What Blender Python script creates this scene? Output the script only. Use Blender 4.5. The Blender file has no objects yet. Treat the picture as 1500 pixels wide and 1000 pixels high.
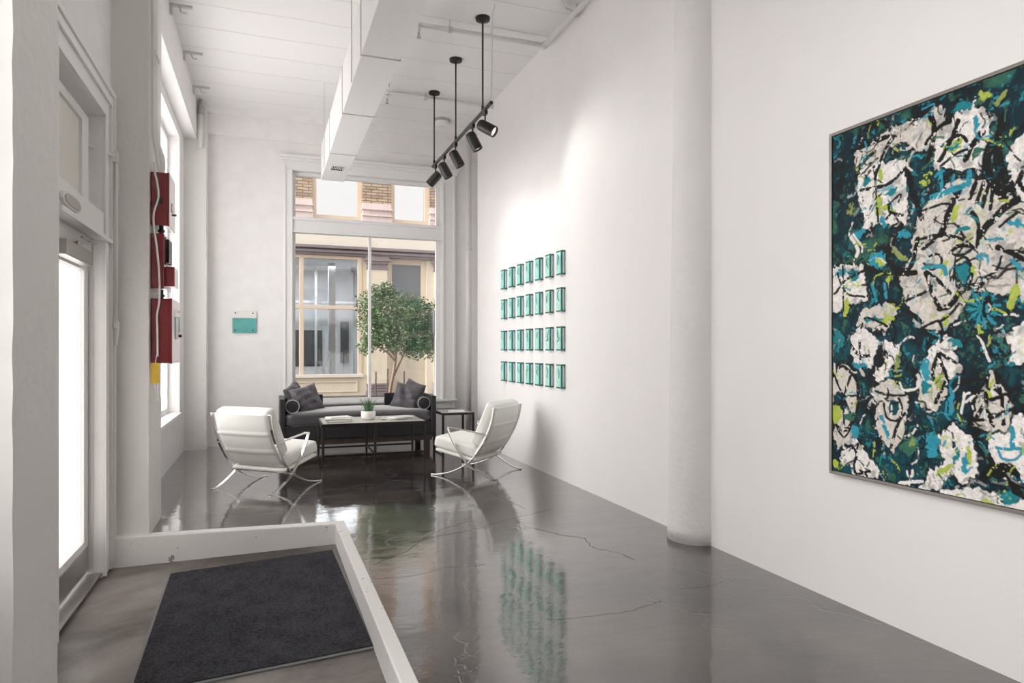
import bpy, bmesh, math, random
import numpy as np
from mathutils import Vector, Matrix

C = bpy.context.scene.collection
R = math.radians
random.seed(4)

# ------------------------------------------------------------------ materials
def nodes(name):
    m = bpy.data.materials.new(name); m.use_nodes = True
    nt = m.node_tree; nt.nodes.clear()
    out = nt.nodes.new('ShaderNodeOutputMaterial')
    return m, nt, out

def N(nt, t, **k):
    n = nt.nodes.new(t)
    for a, v in k.items():
        if a in n.inputs: n.inputs[a].default_value = v
        else: setattr(n, a, v)
    return n

def pbr(name, col, rough=.5, metal=0., spec=.5, bump=0., bscale=40., var=0., vscale=3., coat=0., sheen=0., subs=0.):
    m, nt, out = nodes(name)
    b = N(nt, 'ShaderNodeBsdfPrincipled')
    b.inputs['Base Color'].default_value = (*col, 1)
    b.inputs['Roughness'].default_value = rough
    b.inputs['Metallic'].default_value = metal
    b.inputs['Specular IOR Level'].default_value = spec
    b.inputs['Coat Weight'].default_value = coat
    b.inputs['Sheen Weight'].default_value = sheen
    nt.links.new(b.outputs[0], out.inputs[0])
    tc = N(nt, 'ShaderNodeTexCoord')
    if var:
        nz = N(nt, 'ShaderNodeTexNoise', Scale=vscale, Detail=6.)
        nt.links.new(tc.outputs['Object'], nz.inputs['Vector'])
        mp = N(nt, 'ShaderNodeMapRange'); mp.inputs[1].default_value = .3; mp.inputs[2].default_value = .7
        mp.inputs[3].default_value = 1 - var; mp.inputs[4].default_value = 1 + var
        nt.links.new(nz.outputs[0], mp.inputs[0])
        mx = N(nt, 'ShaderNodeVectorMath', operation='SCALE'); mx.inputs[0].default_value = col
        nt.links.new(mp.outputs[0], mx.inputs['Scale'])
        nt.links.new(mx.outputs[0], b.inputs['Base Color'])
    if bump:
        nz = N(nt, 'ShaderNodeTexNoise', Scale=bscale, Detail=5.)
        nt.links.new(tc.outputs['Object'], nz.inputs['Vector'])
        bp = N(nt, 'ShaderNodeBump', Strength=bump, Distance=.01)
        nt.links.new(nz.outputs[0], bp.inputs['Height'])
        nt.links.new(bp.outputs[0], b.inputs['Normal'])
    return m

def glass(name, tint=(1, 1, 1), refl=.08, rough=0.):
    m, nt, out = nodes(name)
    t = N(nt, 'ShaderNodeBsdfTransparent'); t.inputs[0].default_value = (*tint, 1)
    g = N(nt, 'ShaderNodeBsdfGlossy'); g.inputs['Roughness'].default_value = rough
    fr = N(nt, 'ShaderNodeFresnel', IOR=1.5)
    ad = N(nt, 'ShaderNodeMath', operation='MULTIPLY_ADD'); ad.inputs[1].default_value = 1.; ad.inputs[2].default_value = refl - .04
    nt.links.new(fr.outputs[0], ad.inputs[0])
    mx = N(nt, 'ShaderNodeMixShader')
    nt.links.new(ad.outputs[0], mx.inputs[0]); nt.links.new(t.outputs[0], mx.inputs[1]); nt.links.new(g.outputs[0], mx.inputs[2])
    nt.links.new(mx.outputs[0], out.inputs[0])
    return m

def glow(name, col, e):
    m, nt, out = nodes(name); g = N(nt, 'ShaderNodeEmission', Strength=e); g.inputs[0].default_value = (*col, 1)
    nt.links.new(g.outputs[0], out.inputs[0]); return m

def frosted(name, through=.4, col=(.95, .95, .94)):
    m, nt, out = nodes(name)
    t = N(nt, 'ShaderNodeBsdfTransparent'); t.inputs[0].default_value = (.95, .95, .95, 1)
    g = N(nt, 'ShaderNodeBsdfTranslucent'); g.inputs[0].default_value = (*col, 1)
    mx = N(nt, 'ShaderNodeMixShader'); mx.inputs[0].default_value = 1 - through
    nt.links.new(t.outputs[0], mx.inputs[1]); nt.links.new(g.outputs[0], mx.inputs[2]); nt.links.new(mx.outputs[0], out.inputs[0])
    return m

def worn_paint(name, col, under, amount=.64, scale=9., rough=.5, bump=.35):
    m, nt, out = nodes(name)
    b = N(nt, 'ShaderNodeBsdfPrincipled', Roughness=rough)
    tc = N(nt, 'ShaderNodeTexCoord')
    n1 = N(nt, 'ShaderNodeTexNoise', Scale=scale, Detail=10., Roughness=.65)
    nt.links.new(tc.outputs['Object'], n1.inputs['Vector'])
    cr = N(nt, 'ShaderNodeValToRGB')
    cr.color_ramp.elements[0].position = amount; cr.color_ramp.elements[0].color = (*col, 1)
    cr.color_ramp.elements[1].position = amount + .03; cr.color_ramp.elements[1].color = (*under, 1)
    nt.links.new(n1.outputs[0], cr.inputs[0]); nt.links.new(cr.outputs[0], b.inputs['Base Color'])
    n2 = N(nt, 'ShaderNodeTexNoise', Scale=14., Detail=6.)
    nt.links.new(tc.outputs['Object'], n2.inputs['Vector'])
    bp = N(nt, 'ShaderNodeBump', Strength=bump, Distance=.012)
    nt.links.new(n2.outputs[0], bp.inputs['Height']); nt.links.new(bp.outputs[0], b.inputs['Normal'])
    nt.links.new(b.outputs[0], out.inputs[0])
    return m

def concrete_floor(name, dark, light, rough0=.07, rough1=.25, coat=1., thr=.52):
    m, nt, out = nodes(name); L = nt.links.new
    b = N(nt, 'ShaderNodeBsdfPrincipled')
    tc = N(nt, 'ShaderNodeTexCoord')
    mp = N(nt, 'ShaderNodeMapping'); L(tc.outputs['Object'], mp.inputs[0])
    n1 = N(nt, 'ShaderNodeTexNoise', Scale=1.1, Detail=9., Roughness=.62, Distortion=.6); L(mp.outputs[0], n1.inputs['Vector'])
    n2 = N(nt, 'ShaderNodeTexNoise', Scale=7., Detail=8., Roughness=.7); L(mp.outputs[0], n2.inputs['Vector'])
    ad = N(nt, 'ShaderNodeMath', operation='MULTIPLY_ADD'); ad.inputs[1].default_value = .35
    L(n2.outputs[0], ad.inputs[0]); L(n1.outputs[0], ad.inputs[2])
    cr = N(nt, 'ShaderNodeValToRGB')
    cr.color_ramp.elements[0].position = .55; cr.color_ramp.elements[0].color = (*dark, 1)
    cr.color_ramp.elements[1].position = .98; cr.color_ramp.elements[1].color = (*light, 1)
    L(ad.outputs[0], cr.inputs[0])
    # crack network: warped voronoi cell edges, kept only where a broad noise is high
    vn = N(nt, 'ShaderNodeTexNoise', Scale=3., Detail=6.); L(mp.outputs[0], vn.inputs['Vector'])
    vm = N(nt, 'ShaderNodeVectorMath', operation='MULTIPLY_ADD'); vm.inputs[1].default_value = (.5, .5, .5)
    L(vn.outputs['Color'], vm.inputs[0]); L(mp.outputs[0], vm.inputs[2])
    vo = N(nt, 'ShaderNodeTexVoronoi', feature='DISTANCE_TO_EDGE', Scale=.75); L(vm.outputs[0], vo.inputs['Vector'])
    lt = N(nt, 'ShaderNodeMapRange'); lt.inputs[1].default_value = .002; lt.inputs[2].default_value = .007; lt.inputs[3].default_value = 1; lt.inputs[4].default_value = 0
    L(vo.outputs['Distance'], lt.inputs[0])
    mk = N(nt, 'ShaderNodeTexNoise', Scale=.8, Detail=2.); mp2 = N(nt, 'ShaderNodeMapping'); mp2.inputs[1].default_value = (7, 3, 1)
    L(tc.outputs['Object'], mp2.inputs[0]); L(mp2.outputs[0], mk.inputs['Vector'])
    mr = N(nt, 'ShaderNodeMapRange'); mr.inputs[1].default_value = thr; mr.inputs[2].default_value = thr + .06
    L(mk.outputs[0], mr.inputs[0])
    mu = N(nt, 'ShaderNodeMath', operation='MULTIPLY'); L(lt.outputs[0], mu.inputs[0]); L(mr.outputs[0], mu.inputs[1])
    mix = N(nt, 'ShaderNodeMix', data_type='RGBA')
    L(mu.outputs[0], mix.inputs[0]); L(cr.outputs[0], mix.inputs[6]); mix.inputs[7].default_value = (.012, .01, .01, 1)
    L(mix.outputs[2], b.inputs['Base Color'])
    rr = N(nt, 'ShaderNodeMapRange'); rr.inputs[1].default_value = .35; rr.inputs[2].default_value = .75; rr.inputs[3].default_value = rough0; rr.inputs[4].default_value = rough1
    L(n2.outputs[0], rr.inputs[0]); L(rr.outputs[0], b.inputs['Roughness'])
    # height: trowel undulation stretched, plus cracks
    mp3 = N(nt, 'ShaderNodeMapping'); mp3.inputs[3].default_value = (1.4, 2.2, 1); L(tc.outputs['Object'], mp3.inputs[0])
    n3 = N(nt, 'ShaderNodeTexNoise', Scale=1.6, Detail=7., Roughness=.55); L(mp3.outputs[0], n3.inputs['Vector'])
    sb = N(nt, 'ShaderNodeMath', operation='MULTIPLY_ADD'); sb.inputs[1].default_value = -.25
    L(mu.outputs[0], sb.inputs[0]); L(n3.outputs[0], sb.inputs[2])
    sc2 = N(nt, 'ShaderNodeTexNoise', Scale=22., Detail=4., Roughness=.6); L(tc.outputs['Object'], sc2.inputs['Vector'])
    s2 = N(nt, 'ShaderNodeMath', operation='MULTIPLY_ADD'); s2.inputs[1].default_value = .045; L(sc2.outputs[0], s2.inputs[0]); L(sb.outputs[0], s2.inputs[2])
    bp = N(nt, 'ShaderNodeBump', Strength=.16, Distance=.02); L(s2.outputs[0], bp.inputs['Height'])
    L(bp.outputs[0], b.inputs['Normal'])
    b.inputs['Specular IOR Level'].default_value = .5
    b.inputs['Coat Weight'].default_value = coat
    b.inputs['Coat Roughness'].default_value = .05
    b.inputs['Coat IOR'].default_value = 1.5
    L(bp.outputs[0], b.inputs['Coat Normal'])
    L(b.outputs[0], out.inputs[0])
    return m

def board_ceiling(name):
    m, nt, out = nodes(name); L = nt.links.new
    b = N(nt, 'ShaderNodeBsdfPrincipled', Roughness=.6)
    tc = N(nt, 'ShaderNodeTexCoord')
    br = N(nt, 'ShaderNodeTexBrick', offset=.0, Scale=1.)
    br.inputs['Mortar Size'].default_value = .006; br.inputs['Mortar Smooth'].default_value = .6
    br.inputs['Brick Width'].default_value = 60.; br.inputs['Row Height'].default_value = .52
    br.inputs['Color1'].default_value = (.88, .865, .86, 1); br.inputs['Color2'].default_value = (.86, .843, .838, 1)
    br.inputs['Mortar'].default_value = (.66, .64, .62, 1)
    nz = N(nt, 'ShaderNodeTexNoise', Scale=2., Detail=4.)
    L(tc.outputs['Object'], nz.inputs['Vector'])
    vm = N(nt, 'ShaderNodeVectorMath', operation='MULTIPLY_ADD'); vm.inputs[1].default_value = (.0, .05, 0)
    cm = N(nt, 'ShaderNodeMapping'); cm.inputs[1].default_value = (13., .1, 0); L(tc.outputs['Object'], cm.inputs[0])
    L(nz.outputs['Color'], vm.inputs[0]); L(cm.outputs[0], vm.inputs[2]); L(vm.outputs[0], br.inputs['Vector'])
    L(br.outputs['Color'], b.inputs['Base Color'])
    bp = N(nt, 'ShaderNodeBump', Strength=.6, Distance=.02, invert=True); L(br.outputs['Fac'], bp.inputs['Height'])
    L(bp.outputs[0], b.inputs['Normal']); L(b.outputs[0], out.inputs[0])
    return m

def brick_mat(name):
    m, nt, out = nodes(name); L = nt.links.new
    b = N(nt, 'ShaderNodeBsdfPrincipled', Roughness=.8)
    tc = N(nt, 'ShaderNodeTexCoord')
    mp = N(nt, 'ShaderNodeMapping'); mp.inputs['Rotation'].default_value = (R(90), 0, 0); L(tc.outputs['Object'], mp.inputs[0])
    br = N(nt, 'ShaderNodeTexBrick', Scale=1.)
    br.inputs['Mortar Size'].default_value = .014; br.inputs['Brick Width'].default_value = .32; br.inputs['Row Height'].default_value = .085
    br.inputs['Color1'].default_value = (.52, .39, .27, 1); br.inputs['Color2'].default_value = (.33, .22, .145, 1); br.inputs['Mortar'].default_value = (.16, .115, .09, 1)
    L(mp.outputs[0], br.inputs['Vector']); L(br.outputs['Color'], b.inputs['Base Color']); L(b.outputs[0], out.inputs[0])
    return m

def mat_pile(name):
    m, nt, out = nodes(name); L = nt.links.new
    b = N(nt, 'ShaderNodeBsdfPrincipled', Roughness=.95)
    b.inputs['Specular IOR Level'].default_value = .1
    tc = N(nt, 'ShaderNodeTexCoord')
    n1 = N(nt, 'ShaderNodeTexNoise', Scale=85., Detail=6., Roughness=.75); L(tc.outputs['Object'], n1.inputs['Vector'])
    n2 = N(nt, 'ShaderNodeTexNoise', Scale=6., Detail=4.); L(tc.outputs['Object'], n2.inputs['Vector'])
    ad = N(nt, 'ShaderNodeMath', operation='MULTIPLY_ADD'); ad.inputs[1].default_value = .25; L(n2.outputs[0], ad.inputs[0]); L(n1.outputs[0], ad.inputs[2])
    cr = N(nt, 'ShaderNodeValToRGB')
    cr.color_ramp.elements[0].position = .42; cr.color_ramp.elements[0].color = (.004, .004, .006, 1)
    cr.color_ramp.elements[1].position = .85; cr.color_ramp.elements[1].color = (.10, .10, .112, 1)
    L(ad.outputs[0], cr.inputs[0]); L(cr.outputs[0], b.inputs['Base Color'])
    bp = N(nt, 'ShaderNodeBump', Strength=1., Distance=.006); L(n1.outputs[0], bp.inputs['Height']); L(bp.outputs[0], b.inputs['Normal'])
    L(b.outputs[0], out.inputs[0])
    return m

M = dict(
    wall=pbr('wall_paint', (.865, .845, .84), .6, bump=.05, bscale=60, var=.01),
    plaster=pbr('rough_plaster', (.84, .822, .816), .65, bump=.35, bscale=9, var=.03, vscale=5),
    column=pbr('lumpy_plaster', (.82, .80, .79), .6, bump=1., bscale=16, var=.02),
    pier=worn_paint('chipped_plaster', (.79, .775, .755), (.5, .48, .45), .70, 7., .6, .45),
    curb=worn_paint('worn_white_paint', (.82, .805, .79), (.30, .28, .26), .635, 13., .45, .3),
    trim=pbr('white_gloss_trim', (.82, .81, .80), .35, bump=.03, bscale=25),
    trimgrey=pbr('grey_door_trim', (.66, .64, .615), .4, bump=.03),
    floor=concrete_floor('polished_concrete', (.019, .0125, .011), (.15, .125, .113)),
    crackfill=pbr('crack_line', (.02, .016, .015), .6),
    entry=concrete_floor('entry_concrete', (.07, .056, .051), (.40, .365, .34), .36, .56, .0, .9),
    ceil=board_ceiling('painted_boards'),
    duct=pbr('painted_duct', (.87, .855, .85), .35, bump=.02, bscale=5),
    seam=pbr('duct_seam_metal', (.62, .61, .60), .4),
    dark=pbr('vent_shade', (.02, .02, .02), .8),
    pipe=pbr('painted_pipe', (.78, .765, .75), .4),
    black=pbr('black_metal', (.016, .013, .012), .35, spec=.5),
    lens=glow('lit_lens', (1, .96, .9), .75),
    chrome=pbr('chrome', (.82, .81, .80), .12, metal=1),
    steel=pbr('brushed_steel', (.45, .44, .43), .35, metal=1, var=.05, vscale=20),
    leather=pbr('white_leather', (.85, .84, .80), .42, bump=.06, bscale=120, var=.02),
    charcoal=pbr('charcoal_fabric', (.022, .020, .023), .6, spec=.35, bump=.12, bscale=260, sheen=.15),
    seatcloth=pbr('seat_cloth', (.036, .033, .038), .33, spec=.8, bump=.05, bscale=220, sheen=1.),
    velvet=pbr('charcoal_cushion', (.078, .070, .083), .5, bump=.25, bscale=22, sheen=.3, var=.25, vscale=8),
    piping=pbr('light_piping', (.5, .49, .5), .6),
    wood=pbr('walnut_plinth', (.06, .04, .032), .5, var=.2, vscale=12),
    bronze=pbr('blackened_metal', (.035, .03, .027), .4, metal=.6),
    stone=pbr('pale_stone_top', (.52, .505, .49), .22, var=.06, vscale=9),
    ceramic=pbr('white_ceramic', (.82, .81, .77), .4, bump=.2, bscale=18),
    soil=pbr('soil', (.05, .035, .025), .9, bump=.6),
    blade=pbr('plant_blade', (.10, .20, .085), .5, var=.35, vscale=14),
    paper=pbr('magazine_paper', (.78, .77, .74), .4, var=.06, vscale=16),
    bookgrey=pbr('grey_book_cloth', (.22, .21, .19), .6),
    pages=pbr('page_block', (.8, .78, .72), .8),
    red=pbr('alarm_red', (.22, .006, .013), .22, coat=1., var=.06, vscale=6),
    redglass=pbr('alarm_dark_front', (.05, .008, .012), .12),
    labelwhite=pbr('white_label', (.8, .79, .76), .5),
    yellow=pbr('yellow_tag', (.72, .47, .04), .55, var=.12, vscale=20),
    tile=pbr('mint_glass', (.36, .80, .72), .08, coat=.8, var=.16, vscale=18),
    tileside=pbr('pale_mint_side', (.66, .86, .82), .2),
    tiledark=pbr('dark_teal_edge', (.012, .14, .125), .15, coat=.6),
    tilemark=pbr('teal_brush_mark', (.03, .28, .27), .3),
    tealpaint=pbr('teal_panel_paint', (.13, .42, .40), .25, coat=.6, var=.14, vscale=9),
    whitepaint=pbr('white_panel_paint', (.82, .80, .78), .3, coat=.6, var=.05, vscale=30),
    frame=pbr('pewter_frame', (.34, .315, .29), .38, metal=.85),
    framelip=pbr('dark_frame_liner', (.012, .011, .011), .6),
    pane=glass('clear_pane', (1, 1, 1), .05),
    frost=frosted('frosted_pane'),
    sidefrost=frosted('side_frosted_pane', .37, (.78, .775, .77)),
    doorfrost=frosted('door_film_pane', .15, (.62, .605, .595)),
    dusty=pbr('dusty_pane', (.74, .71, .65), .35),
    shop=glass('shop_pane', (.82, .84, .86), .11),
    skypane=glass('sky_pane', (1, 1, 1), .80),
    matpile=mat_pile('mat_pile'),
    rubber=pbr('grey_rubber_edge', (.20, .205, .21), .6),
    cream=pbr('cream_render', (.67, .58, .455), .7, bump=.2, bscale=6, var=.03),
    creampale=pbr('pale_cream_band', (.70, .64, .55), .7, var=.02),
    tan=pbr('tan_frame_paint', (.66, .53, .41), .5),
    mauve=pbr('mauve_stone', (.23, .185, .19), .7, var=.06),
    pinkstone=pbr('pink_stone', (.66, .54, .51), .7, var=.05),
    brick=brick_mat('street_brick'),
    granite=pbr('dark_granite', (.17, .15, .145), .5, var=.2, vscale=14),
    sky_backing=pbr('white_sky_backing', (.92, .92, .93), .8),
    shopwall=pbr('shop_interior', (.50, .51, .52), .8, var=.08),
    shopwhite=pbr('shop_white_post', (.5, .51, .52), .6),
    reargrey=pbr('rear_bounce_grey', (.28, .27, .265), .7),  # dark grey given to the unseen rear wall to weaken bounced light
    shopdark=pbr('shop_dark', (.045, .045, .05), .6),
    asphalt=pbr('asphalt', (.10, .10, .10), .9, bump=.4),
    pavement=pbr('pavement', (.36, .35, .33), .85, bump=.2),
    bark=pbr('bark', (.20, .13, .09), .85, bump=.7, bscale=25, var=.3, vscale=20),
    leaf=pbr('leaf', (.06, .125, .035), .5, var=.6, vscale=5),
    stake=pbr('stake_wood', (.07, .045, .035), .8),
    signgrey=pbr('sign_grey', (.13, .14, .16), .5),
)

# ------------------------------------------------------------------ mesh builder
def catmull(pts, n=8):
    P = [Vector(p) for p in pts]; out = []
    for i in range(len(P) - 1):
        p0 = P[max(i - 1, 0)]; p1 = P[i]; p2 = P[i + 1]; p3 = P[min(i + 2, len(P) - 1)]
        for k in range(n):
            t = k / n
            out.append(.5 * ((2 * p1) + (p2 - p0) * t + (2 * p0 - 5 * p1 + 4 * p2 - p3) * t * t + (3 * p1 - p0 - 3 * p2 + p3) * t ** 3))
    out.append(P[-1]); return out

class MB:
    def __init__(s): s.bm = bmesh.new(); s.mi = 0
    def _f(s, vs):
        try:
            f = s.bm.faces.new(vs); f.material_index = s.mi; return f
        except ValueError: return None
    def box(s, x0, x1, y0, y1, z0, z1, mx=None):
        s.nb = getattr(s, 'nb', -1) + 1; e = .00025 * (s.nb % 6)   # overlapping boards never share a plane
        x0 -= e; y0 -= e; z0 -= e; x1 += e; y1 += e; z1 += e
        c = [(x0, y0, z0), (x1, y0, z0), (x1, y1, z0), (x0, y1, z0), (x0, y0, z1), (x1, y0, z1), (x1, y1, z1), (x0, y1, z1)]
        v = [s.bm.verts.new(mx @ Vector(p) if mx else p) for p in c]
        for q in ((3, 2, 1, 0), (4, 5, 6, 7), (0, 1, 5, 4), (1, 2, 6, 5), (2, 3, 7, 6), (3, 0, 4, 7)): s._f([v[i] for i in q])
        return s
    def prism(s, poly, z0, z1, mx=None):
        """polygon (x,y) counter-clockwise, extruded from z0 to z1"""
        T = (lambda p: mx @ Vector(p)) if mx else Vector
        a = [s.bm.verts.new(T((x, y, z0))) for x, y in poly]; b = [s.bm.verts.new(T((x, y, z1))) for x, y in poly]
        s._f(list(reversed(a))); s._f(b); n = len(poly)
        for i in range(n): s._f([a[i], a[(i + 1) % n], b[(i + 1) % n], b[i]])
        return s
    def tube(s, pts, r, n=10, cap=True):
        P = [Vector(p) for p in pts]; rs = r if isinstance(r, (list, tuple)) else [r] * len(P)
        ring0 = None; up = None
        for i, p in enumerate(P):
            d = (P[min(i + 1, len(P) - 1)] - P[max(i - 1, 0)]).normalized()
            if up is None: up = Vector((0, 0, 1)) if abs(d.z) < .9 else Vector((1, 0, 0))
            a = d.cross(up)
            if a.length < 1e-5: a = d.orthogonal()
            a.normalize(); b = a.cross(d).normalized(); up = b
            ring = [s.bm.verts.new(p + (a * math.cos(2 * math.pi * k / n) + b * math.sin(2 * math.pi * k / n)) * rs[i]) for k in range(n)]
            if ring0:
                for k in range(n): s._f([ring0[k], ring0[(k + 1) % n], ring[(k + 1) % n], ring[k]])
            elif cap: s._f(list(reversed(ring)))
            ring0 = ring
        if cap: s._f(ring0)
        return s
    def strap(s, prof, y, w, t):
        """flat bar following a profile in the local xz plane, w wide across y, t thick"""
        P = [Vector((p[0], 0, p[1])) for p in prof]; r0 = None
        for i, p in enumerate(P):
            d = (P[min(i + 1, len(P) - 1)] - P[max(i - 1, 0)]).normalized(); nn = Vector((-d.z, 0, d.x))
            ring = [s.bm.verts.new(p + nn * (sz * t / 2) + Vector((0, y + sy * w / 2, 0))) for sz, sy in ((-1, -1), (1, -1), (1, 1), (-1, 1))]
            if r0:
                for k in range(4): s._f([r0[k], ring[k], ring[(k + 1) % 4], r0[(k + 1) % 4]])
            else: s._f(ring)
            r0 = ring
        s._f(list(reversed(r0))); return s
    def lathe(s, prof, n=28, mx=None):
        T = (lambda p: mx @ Vector(p)) if mx else Vector
        r0 = None
        for r, z in prof:
            ring = [s.bm.verts.new(T((r * math.cos(2 * math.pi * k / n), r * math.sin(2 * math.pi * k / n), z))) for k in range(n)]
            if r0:
                for k in range(n): s._f([r0[k], r0[(k + 1) % n], ring[(k + 1) % n], ring[k]])
            else: s._f(list(reversed(ring)))
            r0 = ring
        s._f(r0); return s
    def cushion(s, w, d, h, mx=None, n=14, e=.16, crown=.0):
        """soft box: half sizes follow a rounded-box profile; crown lifts the middle"""
        T = (lambda p: mx @ Vector(p)) if mx else Vector
        bm2 = bmesh.new(); bmesh.ops.create_cube(bm2, size=2.)
        bmesh.ops.subdivide_edges(bm2, edges=bm2.edges[:], cuts=n, use_grid_fill=True)
        rr = min(e, h * .49); vm = {}
        for v in bm2.verts:
            hx, hy, hz = w / 2, d / 2, h / 2
            p = Vector((v.co.x * hx, v.co.y * hy, v.co.z * hz))
            q = Vector((max(-hx + rr, min(hx - rr, p.x)), max(-hy + rr, min(hy - rr, p.y)), max(-hz + rr, min(hz - rr, p.z))))
            dd = p - q
            if dd.length > 1e-6: p = q + dd.normalized() * rr
            u, vv = p.x / hx, p.y / hy
            p.z += crown * (1 - u * u) * (1 - vv * vv) * (1 if p.z > 0 else -.3)
            vm[v.index] = s.bm.verts.new(T(p))
        bm2.verts.ensure_lookup_table()
        for f in bm2.faces: s._f([vm[v.index] for v in f.verts])
        bm2.free(); return s
    def pillow(s, w, h, mx=None, n=18, seed=0):
        T = (lambda p: mx @ Vector(p)) if mx else Vector
        rnd = random.Random(seed); ph = [rnd.uniform(0, 6) for _ in range(4)]
        g = {}
        for side in (1, -1):
            for i in range(n + 1):
                for j in range(n + 1):
                    u = 2 * i / n - 1; v = 2 * j / n - 1
                    if abs(u) == 1 or abs(v) == 1:
                        if (0, i, j) in g: g[side, i, j] = g[0, i, j]; continue
                    pin = 1 - .09 * (1 - v * v) * abs(u) ** 3; pin2 = 1 - .09 * (1 - u * u) * abs(v) ** 3
                    th = h * ((1 - u ** 4) * (1 - v ** 4)) ** .6
                    wr = .011 * math.sin(6 * (u + .7 * v) + 1.5 * math.sin(2.5 * u - v + ph[0]) + ph[1]) + .006 * math.sin(13 * (v - .4 * u) + 2 * math.sin(3 * u) + ph[2])
                    z = side * (th + wr * (1 - u * u) * (1 - v * v) * 2)
                    if abs(u) == 1 or abs(v) == 1: z = 0
                    ve = s.bm.verts.new(T((u * w / 2 * pin, v * w / 2 * pin2, z)))
                    g[side, i, j] = ve
                    if abs(u) == 1 or abs(v) == 1: g[0, i, j] = ve
        for side in (1, -1):
            for i in range(n):
                for j in range(n):
                    q = [g[side, i, j], g[side, i + 1, j], g[side, i + 1, j + 1], g[side, i, j + 1]]
                    s._f(q if side == 1 else q[::-1])
        return s
    def build(s, name, mat, parent=None, smooth=False, bevel=0., seg=2, loc=None, rot=None):
        bmesh.ops.recalc_face_normals(s.bm, faces=s.bm.faces[:])
        me = bpy.data.meshes.new(name); s.bm.to_mesh(me); s.bm.free()
        for m in (mat if isinstance(mat, (list, tuple)) else [mat]): me.materials.append(m)
        o = bpy.data.objects.new(name, me); C.objects.link(o)
        if smooth:
            for p in me.polygons: p.use_smooth = True
        if bevel:
            b = o.modifiers.new('edge', 'BEVEL'); b.width = bevel; b.segments = seg; b.limit_method = 'ANGLE'
            b.angle_limit = R(40)
        if parent: o.parent = parent
        if loc: o.location = loc
        if rot: o.rotation_euler = rot
        return o

def tag(o, label=None, cat=None, group=None, kind=None):
    if label: o['label'] = label
    if cat: o['category'] = cat
    if group: o['group'] = group
    if kind: o['kind'] = kind
    return o

def thing(name, label, cat, loc=(0, 0, 0), rz=0., group=None, kind=None):
    o = bpy.data.objects.new(name, None); C.objects.link(o)
    o.empty_display_size = .1
    o.location = loc; o.rotation_euler = (0, 0, rz)
    return tag(o, label, cat, group, kind)

def dup(root, loc, rz, label):
    r = root.copy(); C.objects.link(r); r.location = loc; r.rotation_euler = (0, 0, rz); r['label'] = label
    for ch in list(root.children):
        c = ch.copy(); C.objects.link(c); c.parent = r
        for g in list(ch.children):
            d = g.copy(); C.objects.link(d); d.parent = c
    return r

def box1(name, mat, x0, x1, y0, y1, z0, z1, parent=None, bevel=0.):
    return MB().box(x0, x1, y0, y1, z0, z1).build(name, mat, parent, bevel=bevel)

def wall_grid(u0, u1, z0, z1, holes):
    """rectangles (u0,u1,z0,z1) that tile a wall around its openings"""
    us = sorted({u0, u1, *[h[0] for h in holes], *[h[1] for h in holes]})
    out = []
    for a, b in zip(us, us[1:]):
        hs = sorted([h for h in holes if h[0] <= a + 1e-6 and h[1] >= b - 1e-6], key=lambda h: h[2])
        z = z0
        for h in hs:
            if h[2] > z: out.append((a, b, z, h[2]))
            z = h[3]
        if z < z1: out.append((a, b, z, z1))
    return out

# ------------------------------------------------------------------ dimensions (metres; y runs to the back window)
XL, XR, YB, ZC = -1.04, 2.875, 10.23, 4.70
def entry_z(x): return -.12 - .042 * (.5 - x)

# ---- room shell
f = MB()
for (a, b, c, d) in ((.53, 3.4, -3.6, 10.5), (-1.3, .53, -3.6, 1.5)):
    f.box(a, b, c, d, -.3, 0)
f.prism([(-1.3, 5.455), (-1.04, 5.43), (.53, 5.29), (.531, 10.5), (-1.3, 10.5)], -.3, 0)
f.mi = 1; rnd = random.Random(12)
def crack(pts, w):
    cv = catmull([(x, y, 0) for x, y in pts], 9); a0 = None
    for i, p in enumerate(cv):
        d = (cv[min(i + 1, len(cv) - 1)] - cv[max(i - 1, 0)]).normalized(); n_ = Vector((-d.y, d.x, 0))
        q = p + n_ * rnd.uniform(-.012, .012); k = w * rnd.uniform(.35, 1.) * (1 if 0 < i < len(cv) - 1 else .1)
        a = (f.bm.verts.new(q + n_ * k * .45 + Vector((0, 0, .0012))), f.bm.verts.new(q - n_ * k * .45 + Vector((0, 0, .0012))))
        if a0: f._f([a0[0], a0[1], a[1], a[0]])
        a0 = a
crack([(1.86, 6.9), (1.97, 6.2), (2.02, 5.75), (2.06, 5.3)], .004)
crack([(1.1, 4.75), (1.45, 4.85), (1.75, 5.0), (2.3, 5.25)], .004)
crack([(1.9, 4.72), (2.04, 4.45), (2.13, 4.35), (2.1, 4.12), (2.2, 3.95), (2.22, 3.78)], .006)
crack([(.62, 4.25), (.9, 4.5), (1.15, 4.85), (1.5, 5.1)], .005)
crack([(.6, 4.0), (.85, 3.98), (1.05, 4.05), (1.3, 4.02)], .004)
crack([(-.5, 6.0), (-.1, 5.95), (.5, 6.1), (1.1, 6.0), (1.6, 6.15)], .003)
crack([(1.3, 3.1), (1.7, 3.05), (2.0, 3.12)], .003)
crack([(2.1, 3.3), (2.3, 3.22), (2.5, 3.25)], .003)
tag(f.build('floor', [M['floor'], M['crackfill']]), 'glossy dark brown polished concrete floor with cracks', 'floor', kind='structure')
f = MB(); T0, T1 = entry_z(-1.3), entry_z(.54)
f.prism([(-1.3, -.5), (.54, -.5), (.54, T1), (-1.3, T0)], 0, 1, Matrix(((1, 0, 0, 0), (0, 0, -3.93, 5.43), (0, 1, 0, 0), (0, 0, 0, 1))))
tag(f.build('floor_entry', M['entry']), 'lower grey concrete floor of the entrance well by the glass door', 'floor', kind='structure')
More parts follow.
